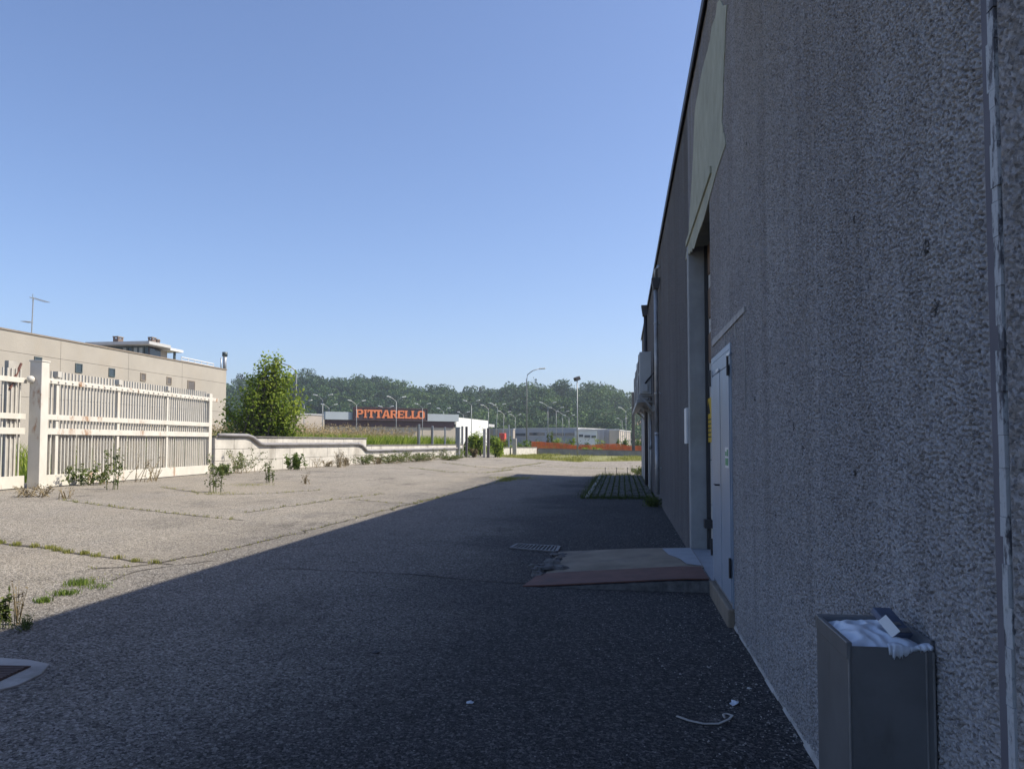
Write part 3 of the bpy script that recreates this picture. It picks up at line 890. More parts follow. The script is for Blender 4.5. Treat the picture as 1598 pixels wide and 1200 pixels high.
# ------------------------------------------------------------------ waste bin by the wall
bn = empty('waste_bin', (0.76, 2.45, 0.0), 'dark sheet metal waste bin standing against the rough wall', 'bin')
bx0, bx1 = 0.640, WX-0.012
by0, by1 = 2.36, 2.72
bz = 0.925
t_ = 0.006
sh_ = MB()
sh_.box((bx0, by0, 0.05), (bx1, by0+t_, bz-0.012))
sh_.box((bx0, by1-t_, 0.05), (bx1, by1, bz))
sh_.box((bx0, by0+t_, 0.05), (bx0+t_, by1-t_, bz-0.004))
sh_.box((bx1-t_, by0+t_, 0.05), (bx1, by1-t_, bz+0.01))
sh_.box((bx0+t_, by0+t_, 0.05), (bx1-t_, by1-t_, 0.06))
sh_.build('bin_body', M['bin_metal'], bn)
MB().tube([(bx0+0.003, by0, 0.06), (bx0+0.003, by0, bz-0.01)], 0.0035, 6).tube([(bx1-0.02, by0-0.001, 0.06), (bx1-0.02, by0-0.001, bz-0.02)], 0.003, 6).tube([(bx1, by0, 0.06), (bx1, by0, bz-0.02)], 0.0035, 6).build('corner_seam', M['bin_edge'], bn)
rm = MB()
rm.box((bx0-0.004, by1-0.03, bz-0.045), (bx1, by1+0.003, bz+0.002)).box((bx0-0.004, by0-0.002, bz-0.05), (bx0+0.012, by1-0.03, bz))
rm.build('rim', M['bin_metal'], bn, bevel=0.003)
MB().box((bx0+0.02, by0+0.03, 0), (bx1-0.01, by1-0.03, 0.05)).build('foot', M['steel_black'], bn)
# crumpled bag
bag = MB()
rb = random.Random(4)
nx, ny = 26, 30
hmap = RNG.normal(size=(ny, nx))
kx = np.fft.fftfreq(nx)[None, :]; ky = np.fft.fftfreq(ny)[:, None]
hh = np.fft.ifft2(np.fft.fft2(hmap)*np.exp(-((np.sqrt(kx**2+ky**2)-0.10)/0.06)**2)).real
hh = 1.2 - np.abs(hh/hh.std())*1.1
vs = []
for j in range(ny):
    for i in range(nx):
        u, v = i/(nx-1), j/(ny-1)
        e = min(u, 1-u, v, 1-v)*4
        vs.append((bx0+0.008+u*(bx1-bx0-0.016), by0+0.006+v*(by1-by0-0.016), bz-0.030+0.040*min(1, e)*(0.6+0.35*v)+0.008*float(hh[j, i]) + rb.uniform(-0.002, 0.002)*min(1, e+0.2)))
fs = [(j*nx+i, j*nx+i+1, (j+1)*nx+i+1, (j+1)*nx+i) for j in range(ny-1) for i in range(nx-1)]
bg = MB().add(vs, fs).build('plastic_bag', M['plastic_white'], None, smooth=True)
tag(bg, 'crumpled white plastic bag filling the mouth of the dark bin', 'bag')
so = bg.modifiers.new('thick', 'SOLIDIFY'); so.thickness = 0.002
sb = bg.modifiers.new('sub', 'SUBSURF'); sb.levels = sb.render_levels = 1
# bag skirt hanging over the lip
sk = MB(); n = 44
for i in range(n+1):
    u = i/n; x = bx0+0.11+u*(bx1-bx0-0.11)
    l = 0.006 + 0.024*max(0, math.sin(u*5.2+0.4))*rb.uniform(0.55, 1.25) + rb.uniform(0, 0.008)
    sk.v += [(x, by0+0.012, bz-0.004+0.006*math.sin(u*9)), (x, by0-0.003-0.002*math.sin(u*41), bz-0.006), (x+0.004*math.sin(u*31), by0-0.004-0.003*math.sin(u*47+1), bz-0.008-l)]
for i in range(n):
    for k in range(2): sk.f.append((i*3+k, i*3+k+1, (i+1)*3+k+1, (i+1)*3+k))
sk_o = sk.build('bag_skirt', M['plastic_white'], bg, smooth=True)
sk_o.modifiers.new('thick', 'SOLIDIFY').thickness = 0.0015
pk = empty('cardboard_packet', (0.83, 2.5, bz), 'crushed dark blue packet lying on the white bag in bin', 'packet')
R = Matrix.Translation((0.806, 2.50, bz+0.028)) @ Matrix.Rotation(0.5, 4, 'X') @ Matrix.Rotation(0.35, 4, 'Y') @ Matrix.Rotation(0.4, 4, 'Z')
MB().box((-0.035, -0.055, -0.010), (0.035, 0.055, 0.010), R).build('box_body', M['packet'], pk, bevel=0.003)
R2 = R @ Matrix.Translation((-0.036, -0.02, 0.008)) @ Matrix.Rotation(0.5, 4, 'Y')
MB().box((-0.002, -0.035, -0.014), (0.001, 0.03, 0.016), R2).build('flap', M['sign_white'], pk)
R3 = R @ Matrix.Translation((0.0, -0.02, 0.0112))
MB().box((-0.030, -0.03, 0), (0.03, -0.012, 0.0015), R3).box((-0.030, 0.0, 0), (0.015, 0.012, 0.0015), R3).build('label', M['bin_edge'], pk)

# ------------------------------------------------------------------ small litter
lt = MB()
pts = [GY(px, py, 0.008) for px, py in ((1056,1119),(1075,1126),(1098,1131),(1122,1131),(1138,1124),(1143,1118),(1133,1115),(1128,1117),(1131,1122))]
for i in range(len(pts)-1): lt.beam(pts[i], pts[i+1], 0.013 if i < 5 else 0.008, 0.005)
tag(lt.build('plastic_strap', M['strap'], orig=pts[2]), 'curled pale plastic strap lying on the dark asphalt', 'strap')
def scrap(px, py, r, label, mat, seed, cat='litter'):
    rg = random.Random(seed); c = GY(px, py, 0.003); mb = MB()
    n = 9
    vs = [c + Vector((0, 0, r*0.5))]
    for k in range(n):
        a = 2*math.pi*k/n
        q = rg.uniform(0.5, 1.2)*r
        vs.append(c + Vector((q*math.cos(a), 1.3*q*math.sin(a), rg.uniform(0.0, 0.35)*r)))
    mb.add(vs, [(0, 1+k, 1+(k+1) % n) for k in range(n)])
    o = mb.build('litter_scrap', M[mat], orig=c)
    o.modifiers.new('thick', 'SOLIDIFY').thickness = 0.002
    tag(o, label, cat)
scrap(1147, 1098, 0.034, 'torn pale blue wrapper on dark asphalt near the wall', 'scrap', 1)
scrap(733, 1097, 0.022, 'tiny white paper scrap alone in the middle of shaded asphalt', 'scrap', 2)
scrap(588, 1018, 0.03, 'small black lump of dirt lying on the shaded asphalt', 'ink', 3, 'debris')
scrap(1170, 1075, 0.016, 'thin white sliver of paper beside the wall foot', 'strap', 4)
# gravel and chips gathered along the wall foot
gv, gf = [], []
rg = random.Random(21)
def chip(c, r):
    b = len(gv)
    a0 = rg.uniform(0, 6.28)
    for k in range(4):
        a = a0 + k*1.57
        q = r*rg.uniform(0.6, 1.2)
        gv.append((c[0]+q*math.cos(a), c[1]+q*math.sin(a), c[2]))
    gv.append((c[0], c[1], c[2]+r*rg.uniform(0.5, 0.9)))
    for k in range(4): gf.append((b+k, b+(k+1) % 4, b+4))
for k in range(1500):
    y = 1.6 + abs(rg.gauss(0, 1))*6
    x = WX - 0.015 - abs(rg.gauss(0, 1))*(0.22 if y < 5 else 0.5)
    if 7.6 < y < 10.6 and x > -1.1: continue
    if x < -2 or y > 22: continue
    chip((x, y, YZ-0.001), rg.uniform(0.003, 0.009)*(1.6 if rg.random() < 0.08 else 1))
for k in range(700):
    x = rg.uniform(-6, WX-0.1); y = rg.uniform(2.5, 18)
    if 7.6 < y < 10.7 and x > -1.1: continue
    chip((x, y, gz(x)+YZ-0.001), rg.uniform(0.003, 0.008))
mb = MB(); mb.v, mb.f = gv, gf
tag(mb.build('gravel', M['stone']), 'loose pale stone chips scattered over the asphalt and wall foot', 'gravel', kind='stuff')

# ------------------------------------------------------------------ cracks in the yard
def crack(pts, w, seed, name='crack'):
    rg = random.Random(seed); P3 = [GY(*p) for p in pts]; fine = []
    for i in range(len(P3)-1):
        L = (P3[i+1]-P3[i]).length; n = max(2, int(L/0.22))
        for k in range(n):
            p = P3[i].lerp(P3[i+1], k/n)
            t = (P3[i+1]-P3[i]).normalized(); s = Vector((-t.y, t.x, 0))
            p += s*rg.gauss(0, 0.035); fine.append(p)
    fine.append(P3[-1])
    mb = MB()
    for i, p in enumerate(fine):
        t = (fine[min(i+1, len(fine)-1)] - fine[max(i-1, 0)]); t.z = 0; t.normalize(); s = Vector((-t.y, t.x, 0))
        q = w*rg.uniform(0.25, 1.1)
        for sg in (-1, 1):
            v = p + s*(sg*q/2); mb.v.append((v.x, v.y, gz(v.x)+YZ+0.004))
    for i in range(len(fine)-1): mb.f.append((2*i, 2*i+2, 2*i+3, 2*i+1))
    tag(mb.build(name, M['crack']), kind='structure')
    return fine
C1 = crack([(-40,842),(0,848),(60,853),(150,868),(215,876),(270,881)], 0.09, 1)
C2 = crack([(150,889),(242,880),(311,866),(385,850),(500,823),(560,807),(620,791),(685,775),(737,762),(800,747)], 0.055, 2)
C3 = crack([(100,781),(190,793),(290,803),(380,812)], 0.05, 3)
C4 = crack([(385,800),(500,783),(600,770)], 0.04, 4)
C5 = crack([(560,780),(605,784),(645,786),(690,776)], 0.07, 5)
C6 = crack([(640,730),(700,737),(760,738),(800,733)], 0.10, 6)
C7 = crack([(690,722),(735,728),(780,732),(850,722)], 0.10, 7)
C8 = crack([(430,888),(500,891),(600,894),(675,899),(750,905),(825,910)], 0.035, 8)
C9 = crack([(170,905),(215,893),(270,884),(330,875)], 0.03, 9)
C10 = crack([(830,728),(900,730),(1000,733)], 0.08, 10)
C11 = crack([(500,765),(420,770),(330,772),(250,760)], 0.05, 11)
crack([(420,858),(520,846),(640,842),(760,848),(830,852)], 0.022, 12)
# grass in the joints
gb, gh = [], []
rg = random.Random(31)
def along(fine, n, h, spread, lo=0.0, hi=1.0):
    for _ in range(n):
        i = int((lo + (hi-lo)*rg.random())*(len(fine)-1))
        p = fine[i]
        x, y = p.x+rg.gauss(0, spread), p.y+rg.gauss(0, spread)
        gb.append((x, y, gz(x)+YZ)); gh.append(h*rg.uniform(0.4, 1.2))
along(C1, 900, 0.055, 0.03, 0.0, 0.7); along(C1, 300, 0.05, 0.03, 0.7, 1)
along(C2, 900, 0.03, 0.03); along(C2, 900, 0.08, 0.12, 0.9, 1.0)
along(C3, 350, 0.05, 0.03); along(C4, 250, 0.05, 0.03); along(C6, 500, 0.08, 0.06); along(C7, 700, 0.09, 0.07); along(C10, 300, 0.1, 0.06); along(C11, 250, 0.05, 0.04); along(C5, 200, 0.04, 0.04)
tag(blades('joint_grass', gb, np.array(gh), 0.007, M['lawn']), 'thin dry grass growing in the cracks of the sunlit asphalt', 'grass', kind='stuff')

# ------------------------------------------------------------------ paved strip with grass joints
ps = empty('paved_strip', (0, 28, 0), kind='structure')
pv = MB(); rg = random.Random(41)
x = -0.86; 
cols = 9; cw = (WX-0.06+0.86)/cols
for i in range(cols):
    y = 20.6 + (0.2 if i % 2 else 0)
    while y < 34.0:
        dz = rg.uniform(0, 0.012)
        pv.box((x+i*cw+0.015, y+0.012, 0.0), (x+(i+1)*cw-0.015, y+0.40-0.012, YZ+0.03+dz))
        y += 0.4
tag(pv.build('paver', M['paver'], ps), kind='stuff')
kb_ = MB().box((-0.98, 20.45, 0.0), (-0.87, 34.1, YZ+0.05)).build('kerb', M['concrete'], ps)
pb, ph = [], []
for k in range(5200):
    i = rg.randrange(cols+1); xx = x+i*cw+rg.gauss(0, 0.02); yy = rg.uniform(20.4, 34.3)
    if rg.random() < 0.25: xx = rg.uniform(x, WX-0.05)
    pb.append((xx, yy, YZ)); ph.append(rg.uniform(0.04, 0.11))
for k in range(1600):
    pb.append((rg.gauss(-0.95, 0.12), rg.uniform(20.3, 34.3), YZ)); ph.append(rg.uniform(0.04, 0.16))
for k in range(700):
    pb.append((rg.uniform(-1.1, WX-0.1), rg.gauss(20.4, 0.12), YZ)); ph.append(rg.uniform(0.04, 0.14))
for k in range(500):
    pb.append((rg.uniform(-0.9, 0.4), rg.gauss(34.2, 0.12), YZ)); ph.append(rg.uniform(0.05, 0.22))
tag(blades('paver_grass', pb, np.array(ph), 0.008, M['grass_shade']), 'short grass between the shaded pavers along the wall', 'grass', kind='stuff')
for (px, lab) in ((944, 'thin metal stake furthest from the wall at paved strip end'), (961.5, 'middle thin metal stake at the end of paved strip'), (978.5, 'thin metal stake nearest the wall at paved strip end')):
    p = GD(px, 34.3)
    o = MB().tube([(p.x, p.y, 0), (p.x+0.01, p.y, 0.34)], 0.012, 6).tube([(p.x+0.01, p.y, 0.335), (p.x+0.012, p.y, 0.37)], 0.022, 6).build('metal_stake', M['steel_black'], orig=(p.x, p.y, 0))
    tag(o, lab, 'stake', 'stakes at the end of the paved strip')

# ------------------------------------------------------------------ white fence and gate on the left
def FP(px):   # foot of fence line
    d = 15418.0/(908-px)
    return GD(px, d)
f0, f1 = FP(60), FP(324)
FD = (f1-f0); FD.z = 0; FL = FD.length; FD.normalize()
FN = Vector((FD.y, -FD.x, 0))     # towards the yard
ZF = 0.4+YZ
def fpt(s, z, off=0.0):
    return Vector((f0.x, f0.y, 0)) + FD*s + FN*off + Vector((0, 0, ZF+z))
fence = empty('metal_fence', fpt(0, 0), 'white painted steel fence of vertical bars with rusting rails', 'fence')
posts = [0.0] + [ (FP(p)-f0).dot(FD) for p in (85, 181, 258)] + [FL]
# intermediate uprights
for i, s in enumerate(posts):
    if i == 0:
        MB().beam(fpt(s-0.02, -0.02), fpt(s-0.02, 2.98), 0.30, 0.26, FD).build('gate_post', M['white_rust'], fence, bevel=0.01)
        MB().beam(fpt(s-0.02, 2.98), fpt(s-0.02, 3.01), 0.33, 0.29, FD).build('post_cap', M['white_paint'], fence)
    elif i == 4:
        MB().beam(fpt(s, -0.02), fpt(s, 2.74), 0.20, 0.20, FD).build('end_post', M['white_paint'], fence, bevel=0.008)
    else:
        MB().beam(fpt(s, 0.1, 0.03), fpt(s, 2.68, 0.03), 0.06, 0.10, FD).build('upright', M['white_paint'], fence, bevel=0.004)
        MB().beam(fpt(s, 2.66, 0.03), fpt(s, 2.80, 0.03), 0.14, 0.14, FD).build('upright_cap', M['bar_paint'], fence)
def rail(z, h, t, s0=0.13, s1=None, off=0.06, name='rail', mat='white_rust', par=None):
    return MB().beam(fpt(s0, z, off), fpt(s1 if s1 is not None else FL-0.1, z, off), t, h).build(name, M[mat], par or fence, bevel=0.004)
rail(0.16, 0.28, 0.06)
rail(1.34, 0.15, 0.06)
rail(1.68, 0.13, 0.06)
rail(2.55, 0.12, 0.06, s1=FL+0.55)
bar = None
nb = int(FL/0.135)
for i in range(nb):
    s = 0.26 + i*(FL-0.42)/(nb-1)
    if bar is None:
        bar = MB().beam(fpt(s, 0.30, 0.0), fpt(s, 2.80, 0.0), 0.030, 0.040, FD).build('bar', M['bar_paint'], fence)
        s00 = s
    else:
        o = bar.copy(); COL.objects.link(o); o.parent = fence
        o.location = FD*(s-s00)
# sheet-metal slats behind the lower half, each second gap closed
slat = None
ns = int(FL/0.33)
for i in range(ns):
    s = 0.35 + i*(FL-0.7)/(ns-1)
    if slat is None:
        slat = MB().beam(fpt(s, 0.28, -0.05), fpt(s, 1.27, -0.05), 0.012, 0.27, FD).build('slat', M['panel_paint'], fence); s01 = s
    else:
        o = slat.copy(); COL.objects.link(o); o.parent = fence; o.location = FD*(s-s01)
# round studs where bars cross the top rail
st_ = MB()
for i in range(0, nb, 2):
    s = 0.26 + i*(FL-0.42)/(nb-1)
    st_.ball(fpt(s, 2.55, 0.10), 0.03, 6, 4)
tag(st_.build('rail_stud', M['white_rust'], fence), kind='stuff')
# neighbouring leaf, partly out of frame
g2 = empty('sliding_gate', fpt(-3, 0), 'white barred gate leaf with rust at the foot, cut by the picture edge', 'gate')
GO = -0.22
def rail2(z, h):
    MB().beam(fpt(-6.5, z, GO), fpt(-0.18, z, GO), 0.06, h).build('rail', M['white_rust'], g2, bevel=0.004)
for z_, h_ in ((0.16, 0.28), (1.34, 0.15), (1.68, 0.13), (2.52, 0.12)): rail2(z_, h_)
b2 = None
for i in range(46):
    s = -0.30 - i*0.135
    if b2 is None:
        b2 = MB().beam(fpt(s, 0.30, GO-0.05), fpt(s, 2.78, GO-0.05), 0.028, 0.035, FD).build('bar', M['bar_paint'], g2); s02 = s
    else:
        o = b2.copy(); COL.objects.link(o); o.parent = g2; o.location = FD*(s-s02)
MB().beam(fpt(-0.5, 0.0, GO-0.12), fpt(-0.5, 2.95, GO-0.12), 0.10, 0.30, FD).build('gate_post', M['post_conc'], g2)
MB().beam(fpt(-0.62, 2.3, GO-0.05), fpt(-0.28, 2.92, GO-0.05), 0.04, 0.04).build('brace', M['rust_plate'], g2)
MB().ball(fpt(-0.2, 2.55, -0.08), (0.09, 0.09, 0.09)).build('roller', M['white_rust'], fence, smooth=True)

# ------------------------------------------------------------------ block wall beyond the fence
def block_wall(a, b, h, course, bl, mat, label, name='block_wall', thick=0.28, seed=1, coping=True, group=None):
    a, b = Vector(a), Vector(b)
    L = (b-a); L.z = 0; n = L.length; t = L.normalized(); s = Vector((-t.y, t.x, 0))
    w = empty(name, a, label, 'wall', group)
    rg = random.Random(seed)
    rows = max(1, round(h/course)); ch = h/rows
    for r in range(rows):
        u = 0.0; first = True
        while u < n-0.02:
            l = bl*(0.5 if (first and r % 2) else 1.0); first = False
            e = min(u+l, n)
            p0 = a + t*(u+0.007); p1 = a + t*(e-0.007)
            zg0, zg1 = a.z+(b.z-a.z)*u/n, a.z+(b.z-a.z)*e/n
            d = rg.uniform(-0.006, 0.006)
            mb = MB(); vs = []
            for p, zg in ((p0, zg0), (p1, zg1)):
                for sg in (-1, 1):
                    for k in (0, 1):
                        vs.append(p + s*(sg*(thick/2+d)) + Vector((0, 0, zg - p.z + (r+k)*ch + (0.006 if k == 0 else -0.006) - (0.05 if r == 0 and k == 0 else 0))))
            mb.add(vs, [(0,1,3,2),(4,6,7,5),(0,4,5,1),(2,3,7,6),(1,5,7,3),(0,2,6,4)])
            mb.build('concrete_block', M[mat], w, bevel=0.012)
            u = e
    mb = MB()
    mb.beam(a + t*0.02 + Vector((0,0,h/2)), b - t*0.02 + Vector((0,0,h/2)), thick-0.05, h-0.02)
    mb.build('mortar_core', M['blockgrey'], w)
    if coping:
        MB().beam(a + Vector((0,0,h+0.03)), b + Vector((0,0,h+0.03)), thick+0.08, 0.055).build('coping', M['coping'], w, bevel=0.008)
    return w, t, s, n
wa, wb, wc = GD(330, 26.6, YZ), GD(568, 40, YZ), GD(719, 55.5, YZ)
w1, t1, s1, n1_ = block_wall(wa, wb, 1.25, 0.42, 1.2, 'block', 'taller pale concrete block wall starting at the white fence end', seed=1)
w2, t2, s2, n2_ = block_wall(wb + (wc-wb).normalized()*0.01, wc, 0.90, 0.45, 1.2, 'block', 'lower pale block wall stepping down toward the open gateway', seed=2)
# conduit pipe running along both walls
def side(w0, t, s, u, z): return w0 + t*u - s*0.20 + Vector((0, 0, z))
cp = empty('conduit_pipe', side(wa, t1, s1, 3, 1.1), 'grey conduit pipe kinked along the face of the pale block walls', 'pipe')
sgn = -1 if (side(wa, t1, s1, 0, 0)-EYE).length < (wa + s1*0.2 - EYE).length else 1
def sd_(w0, t, s, u, z): return w0 + t*u + s*(0.20*(-1 if sgn == -1 else 1)) + Vector((0, 0, z))
u1 = (GD(368, 28.6)-wa).dot(t1); u2 = (GD(378, 29)-wa).dot(t1)
pts = [sd_(wa, t1, s1, 0.1, 1.33), sd_(wa, t1, s1, u1, 1.33), sd_(wa, t1, s1, u1+0.35, 1.27), sd_(wa, t1, s1, u1+0.95, 1.02), sd_(wa, t1, s1, u1+1.2, 1.0), sd_(wa, t1, s1, n1_-1.2, 1.0), sd_(wa, t1, s1, n1_-0.7, 0.92), sd_(wa, t1, s1, n1_-0.1, 0.66), sd_(wb, t2, s2, 0.5, 0.64), sd_(wb, t2, s2, n2_-0.5, 0.66)]
MB().tube(pts[:6], 0.065, 10).build('pipe', M['pipe_grey'], cp, smooth=True)
MB().tube(pts[5:], 0.065, 10).build('pipe', M['pipe_grey'], cp, smooth=True)
MB().tube([pts[5]-t1*0.1, pts[5]+t1*0.1], 0.08, 10).build('coupling', M['pipe_grey'], cp)

# posts behind the lower wall and at the gateway
def post(px, d, ytop, w, mat, label, cat='post', group=None, name='metal_post', base=None):
    p = GD(px, d); z1 = P(px, ytop, d).z
    o = MB().beam((p.x, p.y, gz(p.x)-0.02), (p.x, p.y, z1), w, w, FD).build(name, M[mat], orig=(p.x, p.y, gz(p.x)), bevel=w*0.08)
    tag(o, label, cat, group)
for px, d, yt, w, lab in ((654, 48.5, 662, 0.10, 'slim grey post leftmost behind the lower block wall'),
                     (675, 50.5, 664.5, 0.10, 'slim grey post second from left behind the lower block wall'),
                     (694.5, 52.8, 666.5, 0.10, 'slim grey post third from left behind the lower block wall'),
                     (651.5, 48.2, 663, 0.05, 'thin dark rod beside the leftmost grey wall post'),
                     (673, 50.3, 666, 0.05, 'thin dark rod beside the second grey wall post')):
    post(px, d, yt, w, 'galv' if w > 0.06 else 'post_dark', lab, group='posts behind the lower wall')
for px, d, yt, w, mat, lab in ((721.5, 55.8, 665, 0.16, 'post_conc', 'weathered concrete post at the left end of the low wall by the gateway'),
                          (728, 56.2, 665.5, 0.17, 'post_dark', 'dark topped post left of the overgrown gateway'),
                          (756, 57.5, 669, 0.20, 'post_conc', 'pale concrete post right of the overgrown gateway, left one of pair'),
                          (762, 57.8, 668, 0.20, 'post_dark', 'darker concrete post right of the gateway, right one of pair')):
    post(px, d, yt, w, mat, lab, group='gateway posts', name='gate_post')
post(803, 68, 684, 0.36, 'post_conc', 'short thick concrete pillar behind the far white wall', name='concrete_pillar', cat='pillar')
post(794, 70, 663, 0.14, 'galv', 'thin grey pole standing behind the short concrete pillar')
post(988.5, 78, 612, 0.30, 'post_dark', 'tall dark square mast standing between air conditioners and far wall', name='square_mast', cat='mast')
# small electric cabinet behind wall
cbp = GD(714.5, 54.2)
cb = empty('meter_cabinet', cbp, 'pale grey meter cabinet behind the wall end left of the gateway', 'cabinet')
MB().box((cbp.x-0.15, cbp.y-0.12, 0.4), (cbp.x+0.15, cbp.y+0.12, P(714.5, 668, 54.2).z)).build('case', M['lamp_steel'], cb, bevel=0.01)
MB().box((cbp.x-0.18, cbp.y-0.15, P(714.5, 668, 54.2).z), (cbp.x+0.18, cbp.y+0.15, P(714.5, 666.5, 54.2).z)).build('lid', M['fascia'], cb)

# far low walls
fa, fb, fc = GD(783, 66), GD(836, 76.5), GD(1000, 77.5)
block_wall(fa, fb, 0.70, 0.70, 2.0, 'block', 'short white wall running from the bushes to the grey far wall', thick=0.25, seed=4)
block_wall(fb + (fc-fb).normalized()*0.15, fc + (fc-fb).normalized()*8, 0.60, 0.60, 2.5, 'blockgrey', 'long low grey wall closing the far end of the yard', thick=0.25, seed=5)

# ------------------------------------------------------------------ lawn
lp = [GD(770, 62), GD(905, 55.5), GD(912, 58.5), GD(1003, 61.0), GD(1040, 61.5), GD(1040, 77.0), GD(836, 76.0), GD(790, 67)]
lw = MB().prism([(p.x, p.y, gz(p.x)+YZ-0.02) for p in lp], (0, 0, 0.03)).build('lawn', simple('lawn_turf', (0.19, 0.185, 0.06), 0.95, var=0.3, scale=1.2))
tag(lw, kind='structure')
def inside(p, poly):
    c = False; n = len(poly)
    for i in range(n):
        a, b = poly[i], poly[(i+1) % n]
        if (a.y > p[1]) != (b.y > p[1]) and p[0] < (b.x-a.x)*(p[1]-a.y)/(b.y-a.y)+a.x: c = not c
    return c
rg = random.Random(51); lb, lh = [], []
xs_, ys_ = [p.x for p in lp], [p.y for p in lp]
while len(lb) < 16000:
    p = (rg.uniform(min(xs_), max(xs_)), rg.uniform(min(ys_), max(ys_)))
    if inside(p, lp):
        lb.append((p[0], p[1], gz(p[0])+YZ)); lh.append(rg.uniform(0.06, 0.20)*(1+0.6*math.sin(p[0]*1.7+p[1]*0.8)*math.sin(p[1]*0.9)) + (0.35 if rg.random() < 0.01 else 0))
tag(blades('lawn_grass', lb, np.array(lh), 0.035, M['lawn']), 'dry yellow green grass on the strip before the far wall', 'grass', kind='stuff')

# ------------------------------------------------------------------ orange net
on = empty('safety_net', GD(920, 80.5), 'sagging orange plastic safety net along the far wall', 'net')
na, nbp = GD(829, 80), GD(1030, 80.5)
nl = (nbp-na).length; nt = (nbp-na).normalized(); nm = MB()
ntop = lambda u: 1.18 + 0.12*math.sin(u*0.9) + 0.06*math.sin(u*2.3)
rg = random.Random(61)
for layer in range(2):
    off = Vector((-nt.y, nt.x, 0))*(0.25*layer)
    step = 0.16
    for i in range(int(nl/step)):
        u = i*step; p = na + nt*u + off; w = math.sin(u*3+layer)*0.06
        q = p + Vector((-nt.y, nt.x, 0))*w
        nm.beam((q.x, q.y, gz(q.x)), (q.x+rg.uniform(-.05, .05), q.y, gz(q.x)+ntop(u+layer)), 0.01, 0.07, nt)
    for k in range(9):
        pts = []
        for i in range(int(nl/0.6)):
            u = i*0.6; p = na + nt*u + off
            pts.append(Vector((p.x, p.y, gz(p.x)+ntop(u+layer)*(k+0.6)/9)))
        for i in range(len(pts)-1): nm.beam(pts[i], pts[i+1], 0.012, 0.075)
nm.build('mesh', M['net'], on)
for k in range(8):
    p = na + nt*(nl*k/7)
    MB().tube([(p.x, p.y, gz(p.x)), (p.x, p.y, gz(p.x)+1.35)], 0.025, 6).build('stake', M['post_dark'], on)

# ------------------------------------------------------------------ lamps
def flood():
    p = GD(901, 69.5); zt = P(901, 593, 69.5).z
    t = empty('floodlight_post', p, 'slim steel post with a single dark floodlight on top, on the lawn', 'lamp post')
    MB().tube([(p.x, p.y, gz(p.x)), (p.x, p.y, 3.0), (p.x, p.y, zt)], [0.075, 0.06, 0.045], 8).build('pole', M['lamp_steel'], t, smooth=True)
    MB().beam((p.x-0.22, p.y-0.12, zt+0.02), (p.x+0.20, p.y+0.12, zt+0.20), 0.42, 0.34).build('lamp_head', M['steel_black'], t, bevel=0.04)
    MB().box((p.x-0.04, p.y-0.14, 1.1), (p.x+0.16, p.y-0.06, 1.4)).build('fuse_box', M['lamp_steel'], t)
flood()
def street_lamp(px, ytop, d, side, label, bend=0):
    p = GD(px, d); zt = P(px, ytop, d).z
    t = empty('street_lamp', p, label, 'lamp post', 'single arm street lamps')
    r = CR*side
    pts = [Vector((p.x, p.y, gz(p.x))), Vector((p.x, p.y, zt-1.3)), Vector((p.x, p.y, zt-0.7))+r*0.12, Vector((p.x, p.y, zt-0.25))+r*0.7, Vector((p.x, p.y, zt))+r*1.5]
    MB().tube(pts, [0.10, 0.07, 0.06, 0.05, 0.045], 8).build('pole', M['lamp_steel'], t, smooth=True)
    e = pts[-1]
    MB().beam(e, e+r*0.75+Vector((0,0,0.05)), 0.30, 0.16).build('lamp_head', M['lamp_head'], t, bevel=0.05)
street_lamp(822, 575.5, 92, 1, 'tall single arm street lamp between the sign building and floodlight post')
street_lamp(461, 567, 78, -1, 'single arm street lamp rising behind the leafy tree')
LH = 8.6
def twin_lamp():
    t = empty('twin_lamp', (0, 0, 0), 'x', 'lamp post', 'twin headed car park lamps')
    MB().tube([(0,0,-0.5), (0,0,LH*0.5), (0,0,LH-0.9)], [0.085, 0.07, 0.05], 8).build('pole', M['lamp_steel'], t, smooth=True)
    for s in (-1, 1):
        arm = MB().tube([(0,0,LH-0.95), (s*0.35,0,LH-0.6), (s*0.95,0,LH-0.18)], 0.035, 6).build('arm', M['lamp_steel'], t)
        MB().beam((s*0.9,0,LH-0.2), (s*1.6,0,LH-0.06), 0.34, 0.15).build('lamp_head', M['lamp_head'], arm, bevel=0.06)
    return t
tw = None
rg = random.Random(71)
